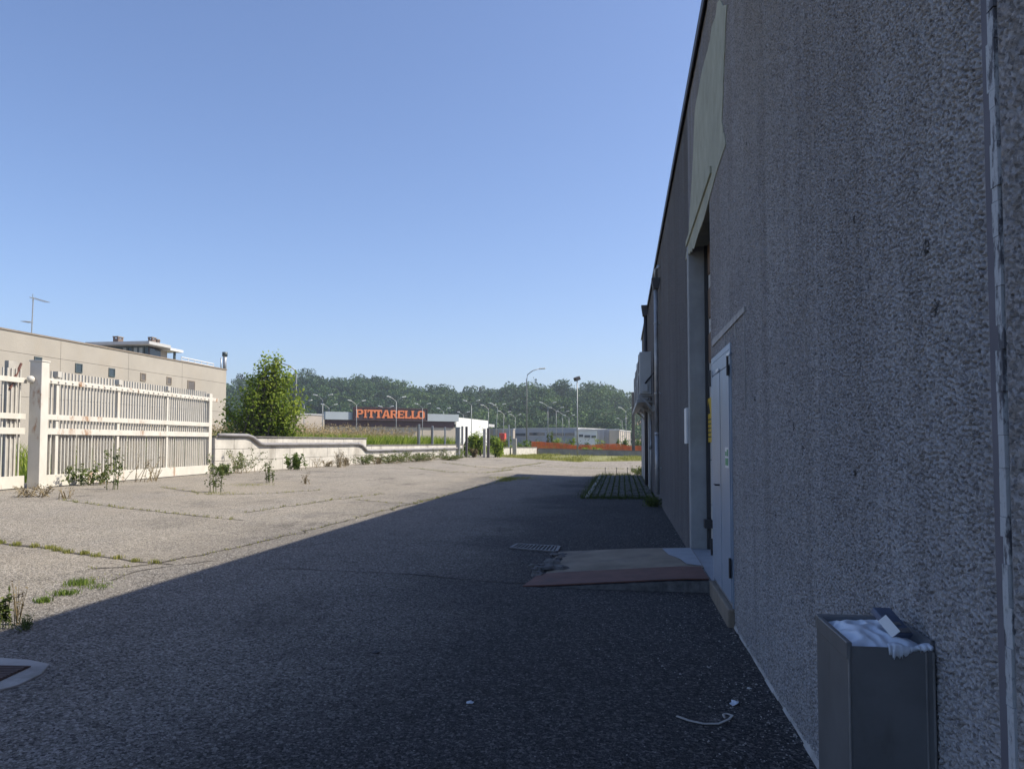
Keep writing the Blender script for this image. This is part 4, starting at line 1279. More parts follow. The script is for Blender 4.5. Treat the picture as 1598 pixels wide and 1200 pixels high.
for i, (px, yt, lab) in enumerate((
    (503, 615, 'twin headed lamp at the left end of the grey shop fascia'),
    (513, 630, 'smaller twin headed lamp just inside the left fascia end'),
    (474, 624, 'twin headed lamp half hidden at the right edge of the leafy tree'),
    (556, 624, 'twin headed lamp in front of the letter P'),
    (602, 633, 'twin headed lamp in front of the middle of the lettering'),
    (618, 618, 'tallest twin headed lamp in front of the lettering'),
    (642, 641, 'low twin headed lamp before the second letter L'),
    (659, 629, 'twin headed lamp in front of the final letter O'),
    (692, 636, 'twin headed lamp right of the sign before the grey fascia'),
    (723, 642, 'small twin headed lamp above the white side wall'),
    (735.5, 624, 'tall twin headed lamp before the white side wall'),
    (762, 631, 'twin headed lamp at the far corner of the white wall'),
    (773, 629, 'twin headed lamp right of the white wall, with a tilted pole'),
    (784, 641, 'small twin headed lamp just right of the tilted one'),
    (804, 646, 'small twin headed lamp left of the tall street lamp'),
    (855, 627, 'tall twin headed lamp over the grey sheds, right of street lamp'),
    (868, 635, 'twin headed lamp next right of the tall one over grey sheds'),
    (878, 641, 'smaller twin headed lamp between two over the grey sheds'),
    (888, 647, 'smallest twin headed lamp just left of the floodlight post'),
    (977, 632, 'twin headed lamp nearest the dark square mast'),
    (971, 650, 'low twin headed lamp left of the dark square mast'))):
    d = 1200*(LH-1.1)/(690-yt)
    if tw is None: tw = twin_lamp(); o = tw
    else: o = copy_tree(tw)
    p = GD(px, d); o.location = (p.x, p.y, gz(p.x))
    o.rotation_euler = (0, math.radians(3.0) if 'tilted' in lab else 0, TH + rg.uniform(-0.35, 0.35))
    o['label'] = lab

# ------------------------------------------------------------------ shop building with the sign
A, B, C_ = P(506.5, 690, 149), P(712, 690, 165), P(762, 690, 193)
A.z = B.z = C_.z = 0.3
D_ = A + (C_-B)
u = (B-A).normalized(); v = (C_-B).normalized(); nrm = Vector((u.y, -u.x, 0))
shop = empty('shop_building', A, 'long low shop building with grey fascia, maroon front and white side wall', 'building')
zf0, zf1 = P(712, 658, 165).z, P(712, 647, 165).z
zw = P(712, 651, 165).z
up = Vector((0,0,1))
def quadbox(a, b, depth_vec, z0, z1):
    a0 = Vector((a.x, a.y, z0)); b0 = Vector((b.x, b.y, z0))
    return MB().prism([a0, b0, b0+depth_vec, a0+depth_vec], (0, 0, z1-z0))
quadbox(A, B, -nrm*0.3, 0.2, zf0-1.3).build('front_wall', M['beigewall'], shop)
quadbox(A + nrm*0.15, B + nrm*0.15 - u*0.6, -nrm*0.14, zf0-1.3, zf0).build('front_band', M['maroon'], shop)
quadbox(A - u*0.2 + nrm*0.9, B + u*0.1 + nrm*0.9, -nrm*1.1, zf0, zf1).build('fascia', M['fascia'], shop)
quadbox(A - nrm*0.3, B - nrm*0.3, v*36, zf0-0.5, zf0+0.2).build('roof', M['eave'], shop)
L = (C_-B).length
npn = 12
for k in range(npn):
    a = B + v*(0.4 + (L-0.4)*k/npn + 0.03); b = B + v*(0.4 + (L-0.4)*(k+1)/npn - 0.03)
    quadbox(a, b, -u*0.25, 0.2, zw).build('side_panel', M['whitewall'], shop)
quadbox(A, D_, u*0.25, 0.2, zw).build('end_wall', M['beigewall'], shop)
quadbox(B + v*L*0.55 + u*0.02, B + v*L*0.62 + u*0.02, u*0.06, 0.3, 2.9).build('side_door', M['greywall'], shop)
# sign board
def on_face(px, py, off):
    """point of the plane of the fascia seen at a photo position"""
    r = ray(px, py); o = A + nrm*off
    t = (o-EYE).dot(nrm)/r.dot(nrm)
    return EYE + r*t
sgo = 1.3
s0, s1_ = on_face(551.5, 655, sgo), on_face(666.5, 655, sgo)
sz0, sz1 = on_face(608, 655.3, sgo).z, on_face(608, 637, sgo).z
sign = empty('shop_sign', (s0.x, s0.y, sz0)); sign.parent = shop; sign.location = Vector((s0.x, s0.y, sz0)) - A
SW = (Vector((s1_.x, s1_.y, 0)) - Vector((s0.x, s0.y, 0))).length
SH = sz1-sz0
sb_ = Vector((s0.x, s0.y, sz0))
def spt(a, b, o=0.0): return sb_ + u*(a*SW) + up*(b*SH) + nrm*o
MB().prism([spt(0,0), spt(1,0), spt(1,1), spt(0,1)], -nrm*0.35).build('sign_board', M['signboard'], sign)
tf = MB()
for a, b in (((0,1),(1,1)), ((0,0),(0,1)), ((1,0),(1,1)), ((0,0),(1,0))):
    tf.beam(spt(*a, 0.06), spt(*b, 0.06), 0.14, 0.14)
tf.build('sign_frame', M['maroon'], sign)
# letters: heavy square capitals built of strokes in a 0..1 box
def rect(x0, y0, x1, y1): return [(x0,y0),(x1,y0),(x1,y1),(x0,y1)]
T = 0.24
GL = {
 'P': [rect(0.05,0,0.33,1), rect(0,0,0.42,0.12), rect(0.33,0.84,0.85,1), rect(0.33,0.40,0.85,0.56), [(0.70,0.56),(0.94,0.50),(1.0,0.60),(1.0,0.80),(0.94,0.93),(0.70,0.84)], rect(0,0.90,0.05,1)],
 'I': [rect(0.28,0,0.72,1), rect(0.1,0,0.9,0.12), rect(0.1,0.88,0.9,1)],
 'T': [rect(0.36,0,0.66,0.82), rect(0,0.82,1,1), rect(0,0.62,0.13,0.82), rect(0.87,0.62,1,0.82), rect(0.24,0,0.78,0.12)],
 'A': [[(0.0,0),(0.26,0),(0.54,1),(0.36,1)], [(0.70,0),(1.0,0),(0.70,1),(0.50,1)], rect(0.24,0.24,0.76,0.40), rect(0.62,0,1.04,0.12), rect(-0.04,0,0.32,0.12)],
 'R': [rect(0.05,0,0.33,1), rect(0,0,0.42,0.12), rect(0.33,0.84,0.80,1), rect(0.33,0.42,0.80,0.57), [(0.66,0.57),(0.88,0.52),(0.95,0.62),(0.95,0.80),(0.88,0.93),(0.66,0.84)], [(0.48,0.42),(0.76,0.42),(1.02,0),(0.70,0)]],
 'E': [rect(0.05,0,0.34,1), rect(0.34,0.83,0.95,1), rect(0.34,0.42,0.80,0.57), rect(0.34,0,0.98,0.17), rect(0.84,0.17,0.98,0.32), rect(0.82,0.68,0.95,0.83)],
 'L': [rect(0.08,0,0.38,1), rect(0,0.88,0.48,1), rect(0.38,0,1,0.17), rect(0.84,0.17,1,0.36)],
 'O': [rect(0,0.2,0.28,0.8), rect(0.72,0.2,1,0.8), [(0,0.2),(0.16,0.02),(0.30,0),(0.70,0),(0.84,0.02),(1,0.2),(0.72,0.2),(0.66,0.17),(0.34,0.17),(0.28,0.2)], [(0,0.8),(0.28,0.8),(0.34,0.83),(0.66,0.83),(0.72,0.8),(1,0.8),(0.84,0.98),(0.70,1),(0.30,1),(0.16,0.98)]],
}
cx = 0.025; wmap = {'P':0.098,'I':0.052,'T':0.095,'A':0.108,'R':0.100,'E':0.095,'L':0.090,'O':0.100}
word = 'PITTARELLO'
tot = sum(wmap[c] for c in word); gap = (0.965-0.03-tot)/9
for k, ch in enumerate(word):
    mb = MB(); w = wmap[ch]
    for j, po in enumerate(GL[ch]):
        mb.prism([spt(cx + a*w, 0.15+b*0.68, 0.03) for a, b in po], nrm*(0.16+0.004*j))
    mb.build('letter', M['orange'], sign)
    cx += w + gap

# ------------------------------------------------------------------ far sheds
def shed(pxa, da, pxb, db, ytop_a, depth, mat, label, name, strips=(), ribs=0):
    a, b = P(pxa, 690, da), P(pxb, 690, db); a.z = b.z = 0
    z1 = P(pxa, ytop_a, da).z
    t = (b-a).normalized(); n = Vector((t.y, -t.x, 0))
    o = empty(name, a, label, 'building')
    quadbox(a, b, -n*depth, 0, z1).build('wall', M[mat], o)
    quadbox(a - t*0.1 + n*0.12, b + t*0.1 + n*0.12, -n*(depth+0.24), z1, z1+0.25).build('roof', M['eave'], o)
    L = (b-a).length
    for (p0, p1, q0, q1) in strips:
        def hit(px, py):
            r = ray(px, py); k = (a-EYE).dot(n)/r.dot(n); return EYE + r*k
        m0, m1 = hit(p0, q1), hit(p1, q0)
        g = quadbox(m0 + n*0.03, m1 + n*0.03, n*0.05, m0.z, m1.z).build('window', M['glass'], o)
        quadbox(m0 + n*0.02, m1 + n*0.02, n*0.10, m0.z-0.15, m0.z).build('sill', M['eave'], g)
    for k in range(ribs):
        a1 = a + t*(L*(k+0.5)/ribs)
        quadbox(a1 + n*0.002, a1 + t*0.35 + n*0.002, n*0.12, 0.0, z1-0.02).build('pilaster', M['greywall'], o)
shed(760, 201, 801, 200, 670.5, 3, 'beigewall', 'low beige shed right of the white shop side wall', 'storage_shed', ribs=6)
shed(801, 207, 902, 199, 669.5, 25, 'greywall', 'long blue grey industrial shed with dark window strips', 'industrial_shed', strips=((804,820,676,680.5),(826,850,675,679.5),(862,880,675.5,680.5),(882,898,675.5,680.5)))
shed(902.5, 188, 932, 188, 672, 12, 'whitewall', 'white office block with three dark windows before grey sheds', 'office_block', strips=((903.5,910,678,681.5),(912,921,679,682.5),(923,930,679.5,683)))
shed(930, 196.3, 966, 196, 671, 24, 'greywall2', 'dark grey ribbed shed right of the white office block', 'industrial_shed', ribs=5)
shed(966.5, 192, 984, 215, 672, 2.5, 'beigewall', 'pale ribbed shed end beside the dark square mast', 'storage_shed', ribs=6)
shed(440, 152, 506, 160, 646, 14, 'beigewall', 'low beige building behind the tree, left of grey fascia', 'storage_shed')
# red container
rc = P(784.5, 685, 150)
ob = empty('red_container', (rc.x, rc.y, gz(rc.x)), 'small red container left of the street lamp behind the bushes', 'container')
cm = simple('container_red', (0.55, 0.06, 0.03), 0.6)
MB().box((rc.x-0.55, rc.y-1, 0.3), (rc.x+0.55, rc.y+1, P(784, 676, 150).z)).build('body', cm, ob, bevel=0.05)
MB().box((rc.x-0.5, rc.y-1.05, 0.5), (rc.x-0.03, rc.y-1.003, P(784, 677, 150).z-0.1)).box((rc.x+0.03, rc.y-1.05, 0.5), (rc.x+0.5, rc.y-1.003, P(784, 677, 150).z-0.1)).build('door', cm, ob)

# ------------------------------------------------------------------ beige building on the left
BX = -35.4
def bp(px, py, X=BX): return PX(px, py, X)
bz1 = 8.0
yE = bp(353, 600).y
bb = empty('beige_building', (BX, 45, 0.4), 'long beige rendered building with small square windows behind the white fence', 'building')
MB().box((-62, 2, 0.3), (BX-0.16, yE-0.15, bz1-0.1)).build('wall', M['beige'], bb)
vy = [2.0] + [y for y in np.linspace(bp(93.5, 600).y-28, bp(93.5, 600).y-7, 4)] + [bp(93.5, 600).y, bp(200, 600).y, bp(284, 600).y, yE]
vy = sorted(vy)
for i in range(len(vy)-1):
    for z0, z1 in ((0.3, 4.2), (4.22, 6.78), (6.80, bz1)):
        MB().box((BX-0.15, vy[i]+0.012, z0), (BX, vy[i+1]-0.012, z1)).build('wall_panel', M['beige'], bb)
for k in range(4):
    MB().box((-62+k*6.65, yE-0.14, 0.3), (-62+(k+1)*6.65-0.03, yE, bz1-0.02)).build('wall_panel', M['beige'], bb)
MB().box((BX-0.4, 2, bz1), (BX+0.05, yE+0.05, bz1+0.10)).build('parapet_cap', M['beige_dark'], bb)
for px, py, w, h in ((59, 565, 0.62, 0.62), (122.5, 574.5, 0.66, 0.60), (174, 581.5, 0.66, 0.60), (223, 588.5, 0.66, 0.60), (263.5, 594.5, 0.66, 0.60), (298, 604, 1.1, 1.05)):
    c = bp(px, py)
    if px > 220: fm, gm = 'beige_dark', 'post_dark'
    else: fm, gm = 'winframe', 'glass'
    f_ = MB()
    f_.box((BX+0.003, c.y-w/2, c.z-h/2), (BX+0.05, c.y-w/2+0.08, c.z+h/2)).box((BX+0.003, c.y+w/2-0.08, c.z-h/2), (BX+0.05, c.y+w/2, c.z+h/2))
    f_.box((BX+0.003, c.y-w/2+0.08, c.z-h/2), (BX+0.05, c.y+w/2-0.08, c.z-h/2+0.07)).box((BX+0.003, c.y-w/2+0.08, c.z+h/2-0.07), (BX+0.05, c.y+w/2-0.08, c.z+h/2))
    fo = f_.build('window', M[fm], bb)
    MB().box((BX+0.004, c.y-w/2+0.08, c.z-h/2+0.07), (BX+0.02, c.y+w/2-0.08, c.z+h/2-0.07)).build('pane', M[gm], fo)
# roof-top pavilion: its narrow glazed end looks towards the yard entrance, its long side runs along the street
RPX = -40.0
cn = PX(233, 536, RPX)                       # near corner of the roof
zc, yM = cn.z + 0.22, cn.y
yR = PX(287, 547, RPX).y
r_ = ray(133, 534); XL = r_.x * yM / r_.y    # far end of the glazed front
pav = empty('rooftop_pavilion', (RPX, yM, bz1), 'glazed rooftop pavilion with thin flat overhanging roof on the beige building', 'penthouse')
MB().box((XL, yM, zc-0.26), (RPX, yM+3.2, zc)).build('roof_slab', M['eave'], pav)
MB().box((XL+0.2, yM+3.2, zc-0.42), (RPX-0.05, yR, zc-0.20)).build('roof_slab', M['roofwhite'], pav)
fy = yM+1.0
MB().box((XL+0.6, fy+0.12, bz1-0.1), (RPX-0.8, fy+0.3, zc-0.262)).build('wall', M['signboard'], pav)
npn = 9
wd = (RPX-0.8-XL-0.6)/npn
for k in range(npn):
    a = XL+0.6+wd*k
    w_ = MB().box((a+0.02, fy, bz1-0.1), (a+0.18, fy+0.118, zc-0.262)).box((a+0.18, fy, zc-0.42), (a+wd-0.02, fy+0.118, zc-0.262)).build('window', M['winframe'], pav)
    MB().box((a+0.18, fy+0.06, bz1-0.1), (a+wd-0.02, fy+0.10, zc-0.422)).build('pane', M['fascia'] if k in (4, 6, 7) else M['glass'], w_)
MB().box((XL+1.0, fy+2.0, bz1-0.1), (RPX-0.9, yR-1.2, zc-0.422)).build('wall_block', M['beige'], pav)
MB().box((RPX-0.86, fy+0.32, bz1-0.1), (RPX-0.80, fy+1.9, zc-0.45)).build('pane', M['glass'], pav)
MB().box((RPX-0.5, yR-0.9, bz1-0.1), (RPX-0.35, yR-0.7, zc-0.423)).build('column', M['winframe'], pav)
for px, yt, w, lab in ((184.5, 525.5, 0.50, 'wide brick chimney on the left half of the pavilion roof'), (237.5, 526.5, 0.40, 'brick chimney above the corner of the pavilion roof'), (245.5, 529.5, 0.26, 'smallest brick chimney right beside the corner chimney')):
    X = RPX-1.2 if px > 200 else -1
    if px < 200:
        r_ = ray(px, yt); c = EYE + r_*((yM+1.8)/r_.y); X = c.x
    else: c = PX(px, yt, X)
    b0 = zc
    ch = empty('chimney', (X, c.y, b0), lab, 'chimney', 'chimneys on the pavilion roof')
    MB().box((X-w/2, c.y-w*0.7, b0-0.3), (X+w/2, c.y+w*0.7, c.z-0.20)).build('stack', M['brick_red'], ch)
    MB().box((X-w*0.55, c.y-w*0.8, c.z-0.08), (X+w*0.55, c.y+w*0.8, c.z)).build('cap', M['beige_dark'], ch)
    cl = MB()
    for sx in (-1, 1):
        for sy in (-1, 1): cl.box((X+sx*w*0.4-0.06, c.y+sy*w*0.58-0.06, c.z-0.20), (X+sx*w*0.4+0.06, c.y+sy*w*0.58+0.06, c.z-0.08))
    cl.build('cap_pillar', M['brick_red'], ch)
# steel flue
X = BX-1.0
c = PX(351, 551, X)
fl_ = empty('steel_flue', (X, c.y, bz1), 'grey steel flue pair at the right end of the beige roof', 'flue')
MB().tube([(X, c.y, bz1-0.2), (X, c.y, c.z)], 0.17, 10).build('pipe', M['galv'], fl_, smooth=True)
MB().tube([(X, c.y, c.z-0.3), (X, c.y, c.z+0.08)], 0.25, 10).build('cowl', M['winframe'], fl_, smooth=True)
MB().tube([(X, c.y-0.65, bz1-0.2), (X, c.y-0.65, c.z-0.5)], 0.06, 8).build('side_pipe', M['galv'], fl_, smooth=True)
# roof railing
rl = empty('roof_railing', (BX-0.8, yE-4, bz1), 'low pale railing along the right end of the beige roof', 'railing')
ya = PX(283, 566, BX-0.8).y
MB().tube([(BX-0.8, ya, bz1+0.55), (BX-0.8, yE-0.8, bz1+0.50)], 0.05, 6).tube([(BX-0.8, ya, bz1+0.3), (BX-0.8, yE-0.8, bz1+0.27)], 0.035, 6).build('rail', M['roofwhite'], rl)
for k in range(6):
    yy = ya + (yE-0.8-ya)*k/5
    MB().tube([(BX-0.8, yy, bz1), (BX-0.8, yy, bz1+0.55)], 0.035, 6).build('rail_post', M['roofwhite'], rl)
# aerial
X = BX-2
c = PX(52, 464, X)
an = empty('tv_aerial', (X, c.y, bz1), 'thin television aerial mast on the beige roof near the picture edge', 'aerial')
b = PX(49, 520, X)
MB().tube([(X, b.y, bz1-0.1), (X, c.y, c.z)], 0.035, 6).build('mast', M['lamp_steel'], an)
ae = MB().tube([(X, c.y-0.3, c.z-0.05), (X, c.y+1.4, c.z-0.08)], 0.022, 5)
for k in range(7): ae.tube([(X-0.22, c.y+0.1*k*2, c.z-0.05-0.01*k), (X+0.22, c.y+0.1*k*2, c.z-0.05-0.01*k)], 0.012, 4)
ae.tube([(X, c.y-0.05, c.z-0.3), (X, c.y-0.05, c.z+0.2)], 0.02, 5)
ae.build('antenna', M['lamp_steel'], an)
ld = MB().tube([(X, b.y-0.7, b.z+0.65), (X, b.y, b.z+0.75)], 0.02, 5)
for k in range(6): ld.tube([(X-0.2, b.y-0.7+0.12*k, b.z+0.66), (X+0.2, b.y-0.7+0.12*k, b.z+0.66)], 0.012, 4)
ld.build('antenna', M['lamp_steel'], an)

# ------------------------------------------------------------------ plants
def plant(px, py, kind, h, w, label, seed, n=None, d=None, base=None):
    p = base if base is not None else (GY(px, py) if d is None else GD(px, d, YZ))
    rg = random.Random(seed)
    far = (p-EYE).length > 12
    if far: h *= 1.2; w *= 1.45
    t = empty('weed_plant', p, label, 'weed')
    sm = MB(); lv = []; tips = []
    spec = {'bush': (14, 0.9, 26, 'leaf_weed', 'stem_green'), 'lime': (16, 0.7, 34, 'leaf_lime', 'stem_green'), 'dry': (22, 0.8, 9, 'leaf_dry', 'stem_dry'),
            'stalk': (4, 0.25, 34, 'leaf_weed', 'stem_green'), 'twig': (9, 1.0, 4, 'leaf_dry', 'stem_dry'), 'creep': (26, 1.6, 20, 'leaf_weed', 'stem_dry'), 'mixed': (18, 1.0, 22, 'leaf_weed', 'stem_dry')}[kind]
    ns, spread, nl, lm, smm = spec
    for k in range(ns):
        a = rg.uniform(0, 6.28); l = rg.uniform(0.15, 1.0)*spread
        hh = h*rg.uniform(0.55, 1.0)
        b0 = p + Vector((rg.gauss(0, w*0.15), rg.gauss(0, w*0.15), 0))
        e = b0 + Vector((math.cos(a)*l*w*0.5, math.sin(a)*l*w*0.5, hh*(1-0.15*l)))
        m_ = b0.lerp(e, 0.5) + Vector((0, 0, hh*0.08))
        sm.tube([b0, m_, e], [0.010*(1 if far else 0.35), 0.007*(1 if far else 0.35), 0.004*(1 if far else 0.35)], 4, False)
        for q in range(nl):
            s = rg.uniform(0.15 if kind != 'lime' else 0.1, 1.0)
            c = b0.lerp(m_, s*2) if s < 0.5 else m_.lerp(e, s*2-1)
            lv.append((c.x+rg.gauss(0, 0.03*w), c.y+rg.gauss(0, 0.03*w), max(p.z+0.005, c.z+rg.gauss(0, 0.02))))
    sm.build('stem', M[smm], t)
    sz = min(1.0, h/0.4)*{'bush': 0.07, 'lime': 0.085, 'dry': 0.05, 'stalk': 0.055, 'twig': 0.04, 'creep': 0.075, 'mixed': 0.06}[kind]
    if far: lv = lv + [(a+rg.gauss(0, 0.05), b+rg.gauss(0, 0.05), max(p.z+0.01, c+rg.gauss(0, 0.03))) for a, b, c in lv]
    leaves('foliage', lv, RNG.uniform(0.6, 1.4, len(lv))*sz*(1.15 if far else 1), M[lm], t, aspect=0.45)
    return t
for args in (
    (378, 738, 'mixed', 0.80, 1.05, 'broad half dry weed bush at the foot of the block wall', 1),
    (334, 768, 'stalk', 0.80, 0.35, 'tall upright green weed standing before the fence end post', 2),
    (347, 742, 'bush', 0.34, 0.7, 'low green weed between the end post and broad bush', 3),
    (417, 753, 'stalk', 0.50, 0.30, 'slim green weed standing out from the block wall', 4),
    (461, 733, 'lime', 0.60, 0.60, 'round bright green weed against the block wall', 5),
    (478, 755, 'twig', 0.30, 0.25, 'small brown dead weed on the open asphalt', 6),
    (493, 729, 'twig', 0.45, 0.5, 'sparse pale weed right of the bright green one', 7),
    (511, 728, 'dry', 0.28, 0.5, 'low brown curled weed at the wall foot', 8),
    (530, 729, 'dry', 0.70, 0.45, 'tall dry brown grass clump against the block wall', 9),
    (541, 727, 'dry', 0.40, 0.35, 'short dry clump right of the tall brown one', 10),
    (568, 725, 'mixed', 0.45, 0.8, 'ragged weed at the step between the two block walls', 11),
    (590, 724, 'dry', 0.30, 0.5, 'dark dry weed just right of the wall step', 12),
    (605, 723, 'creep', 0.45, 1.5, 'spreading green weed along the lower wall, left clump', 13),
    (628, 721, 'creep', 0.60, 1.3, 'tallest spreading green weed along the lower wall', 14),
    (650, 720, 'creep', 0.45, 1.2, 'spreading weed right of the tallest clump on the lower wall', 15),
    (668, 719, 'dry', 0.30, 1.0, 'thin brown weed patch along the lower wall', 16),
    (691, 717, 'mixed', 0.75, 1.1, 'grey green tall weed near the right end of lower wall', 17),
    (700, 718, 'creep', 0.35, 1.4, 'yellow green low weed beside the grey green one', 18),
    (714, 714, 'lime', 0.60, 0.9, 'bright green weed at the wall end by the gateway', 19),
    (138, 757, 'bush', 0.50, 0.75, 'low leafy weed at the foot of the white fence', 20),
    (180, 764, 'stalk', 0.85, 0.45, 'pair of tall green stalks before the white fence', 21),
    (220, 752, 'twig', 0.80, 0.7, 'tall leafless grey weed in front of the fence', 22),
    (237, 750, 'twig', 0.45, 0.4, 'short bare weed right of the tall leafless one', 23),
    (55, 775, 'dry', 0.22, 0.6, 'small dry weed at the foot of the fence gate post', 24),
    (100, 778, 'twig', 0.22, 0.3, 'tiny weed between gate post and leafy weed', 25),
    (10, 980, 'stalk', 0.32, 0.10, 'slender weed stalks at the left edge by the shadow line', 26),
    (26, 975, 'twig', 0.38, 0.12, 'thin bare weed stems beside the slender stalks', 27),
    (36, 982, 'bush', 0.10, 0.25, 'flat little weed touching the shadow line', 28),
    (160, 755, 'twig', 0.5, 0.4, 'sparse dry weed just right of the leafy fence weed', 29),
    (1019, 790, 'bush', 0.2, 0.4, 'dark shaded weed clump at wall foot below the zinc pipe', 30),
    (1001, 741, 'bush', 0.35, 0.9, 'dark weed clump at the far corner of the warehouse', 31),
    ): plant(*args)
def tuft(px, py, n, r, h, label, mat='lawn', seed=0):
    p = GY(px, py); rg = random.Random(seed)
    b = [(p.x+rg.gauss(0, r), p.y+rg.gauss(0, r), gz(p.x)+YZ) for _ in range(n)]
    o = empty('grass_tuft', p, label, 'grass tuft', 'grass tufts in the sunlit asphalt')
    blades('foliage', b, RNG.uniform(0.5, 1.2, n)*h, 0.006, M[mat], o, lean=0.9)
tuft(67, 939, 170, 0.035, 0.05, 'single round grass tuft nearest the shadow line', 'leaf_lime', 1)
tuft(103, 927, 200, 0.05, 0.05, 'longer grass tuft just above the single round one', 'leaf_lime', 2)
tuft(124, 912, 240, 0.065, 0.065, 'largest grass tuft at the middle of the cluster', 'leaf_lime', 3)
tuft(150, 916, 110, 0.08, 0.035, 'thin sprawling grass tuft right of the largest', 'leaf_lime', 4)
tuft(140, 905, 60, 0.14, 0.025, 'faint far edge of the grass cluster', 'lawn', 5)
tuft(333, 770, 200, 0.25, 0.05, 'mossy grass patch around the tall fence end weed', 'lawn', 6)
tuft(385, 757, 300, 0.35, 0.05, 'flat green patch on asphalt before the broad bush', 'lawn', 7)
tuft(797, 747, 900, 0.5, 0.10, 'bright grass patch at the far tip of the shadow', 'lawn', 8)

# leafy tree behind the block wall
def near_tree():
    d = 33.0
    p = GD(404, d)
    t = empty('leafy_tree', p, 'bright green young tree with big leaves behind the block wall', 'tree')
    rg = random.Random(81)
    tk = MB(); pts = []; tint = []
    def outline(z):   # half width of the crown at height z (0..1)
        return np.interp(z, [0, 0.12, 0.35, 0.55, 0.72, 0.84, 1.0], [1.75, 1.9, 1.9, 1.85, 1.5, 1.0, 0.30])
    H = 4.75
    for k in range(190):
        a = rg.uniform(0, 6.28); z1 = rg.uniform(0.06, 1.0)**1.05
        if k < 5: z1 = 0.93+0.02*k
        r = outline(z1)*rg.uniform(0.45, 1.0)**0.6
        side = 0.40*min(1, max(0, (z1-0.4)/0.3))
        e = p + CR*(r*math.cos(a)+side) + FH*(r*0.5*math.sin(a)+0.3) + Vector((0, 0, H*z1))
        b = p + Vector((rg.gauss(0, 0.25), rg.gauss(0, 0.25), H*z1*rg.uniform(0.0, 0.35)))
        mid = b.lerp(e, 0.55) + Vector((rg.gauss(0, 0.1), rg.gauss(0, 0.1), 0.12))
        tk.tube([b, mid, e], [0.028, 0.016, 0.006], 5, False)
        tb = rg.uniform(-0.25, 0.25)
        n = int(62 + 20*rg.random())
        for q in range(n):
            s = rg.uniform(0.25, 1.05)**0.7
            c = b.lerp(mid, s/0.55) if s < 0.55 else mid.lerp(e, (s-0.55)/0.45)
            sp = 0.17*(1.25-s*0.5)
            pts.append((c.x+rg.gauss(0, sp), c.y+rg.gauss(0, sp), max(c.z+rg.gauss(0, sp), p.z+0.1)))
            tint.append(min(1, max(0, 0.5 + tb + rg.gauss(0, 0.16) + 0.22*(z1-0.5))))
    tk.tube([p, p+Vector((0.05, 0, 1.2)), p+Vector((0.15, 0.05, 2.6)), p+CR*0.25+Vector((0, 0, 4.3))], [0.10, 0.08, 0.05, 0.015], 8).build('trunk', M['bark'], t)
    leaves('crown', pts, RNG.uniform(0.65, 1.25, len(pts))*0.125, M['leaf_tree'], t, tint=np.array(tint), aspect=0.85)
near_tree()

def shrub(px, d, ytop, wpx, label, mat, seed, ybase=None, n=900, size=0.16, name='shrub', cat='shrub'):
    p = GD(px, d, 0.0)
    h = max(0.5, P(px, ytop, d).z - p.z); w = wpx/F*d/2
    t = empty(name, p, label, cat)
    rg = random.Random(seed); pts = []; tint = []; st = MB()
    lobes = [(rg.gauss(0, 0.45)*w, rg.gauss(0, 0.4)*w, rg.uniform(0.25, 0.85)*h, rg.uniform(0.22, 0.55)) for _ in range(9)]
    for (lx, ly, lz, lr) in lobes:
        st.tube([p, p + CR*lx*0.4 + FH*ly*0.4 + Vector((0, 0, lz*0.5)), p + CR*lx + FH*ly + Vector((0, 0, lz))], [0.03, 0.02, 0.008], 5, False)
        tb = rg.uniform(-0.2, 0.2)
        for q in range(n//9):
            v = Vector((rg.gauss(0, 1), rg.gauss(0, 1), rg.gauss(0, 1)))* rg.uniform(0.35, 0.75)
            c = p + CR*(lx + v.x*lr*w*0.8) + FH*(ly + v.y*lr*w*0.8) + Vector((0, 0, lz + v.z*lr*h*0.55))
            if c.z > gz(c.x): pts.append(tuple(c)); tint.append(min(1, max(0, 0.5+tb+rg.gauss(0, 0.2))))
    st.build('stem', M['bark'], t)
    leaves('foliage', pts, RNG.uniform(0.7, 1.3, len(pts))*size, M[mat], t, tint=np.array(tint), aspect=0.6)
shrub(741, 58.5, 680, 24, 'reed like lime weeds filling the open gateway', 'grass_tall', 91, n=2600)
shrub(739, 57.0, 699, 14, 'dry golden weeds at the foot of the gateway', 'leaf_dry', 97, n=500, size=0.14)
shrub(750, 62, 676, 22, 'dark green bush behind the overgrown gateway', 'leaf_tree', 92, n=900)
shrub(773, 60.0, 683, 32, 'rounded green bush right of the pair of gateway posts', 'leaf_tree', 93, n=3200)
shrub(788, 72, 682, 26, 'yellow green bush before the short concrete pillar', 'leaf_lime', 94, n=800)
shrub(818, 78, 687, 30, 'low lime bush behind the white far wall', 'leaf_lime', 95, n=800)
shrub(859, 86, 675, 13, 'upright small tree rising above the orange net', 'leaf_weed', 96, n=700)
shrub(872, 88, 681, 22, 'broad green bush right of the upright small tree', 'leaf_tree', 98, n=800)
shrub(893, 90, 684, 18, 'low dark bush left of the floodlight post above the net', 'leaf_tree', 99, n=600)
shrub(838, 95, 685, 24, 'flat green bush above the left end of orange net', 'leaf_lime', 100, n=600)
shrub(934, 92, 684.5, 22, 'round bush above the net in front of ribbed shed', 'leaf_tree', 101, n=600)
shrub(912, 94, 686.5, 22, 'low bush below the white office block', 'leaf_weed', 102, n=500)
shrub(973, 82, 684, 22, 'yellowish small tree above the net by the square mast', 'leaf_lime', 103, n=900)
shrub(920, 78.8, 697, 34, 'lime weed mound before the orange net', 'grass_tall', 104, n=500)
shrub(997, 84, 687, 18, 'green bush at the warehouse edge beside the mast', 'leaf_lime', 105, n=700)

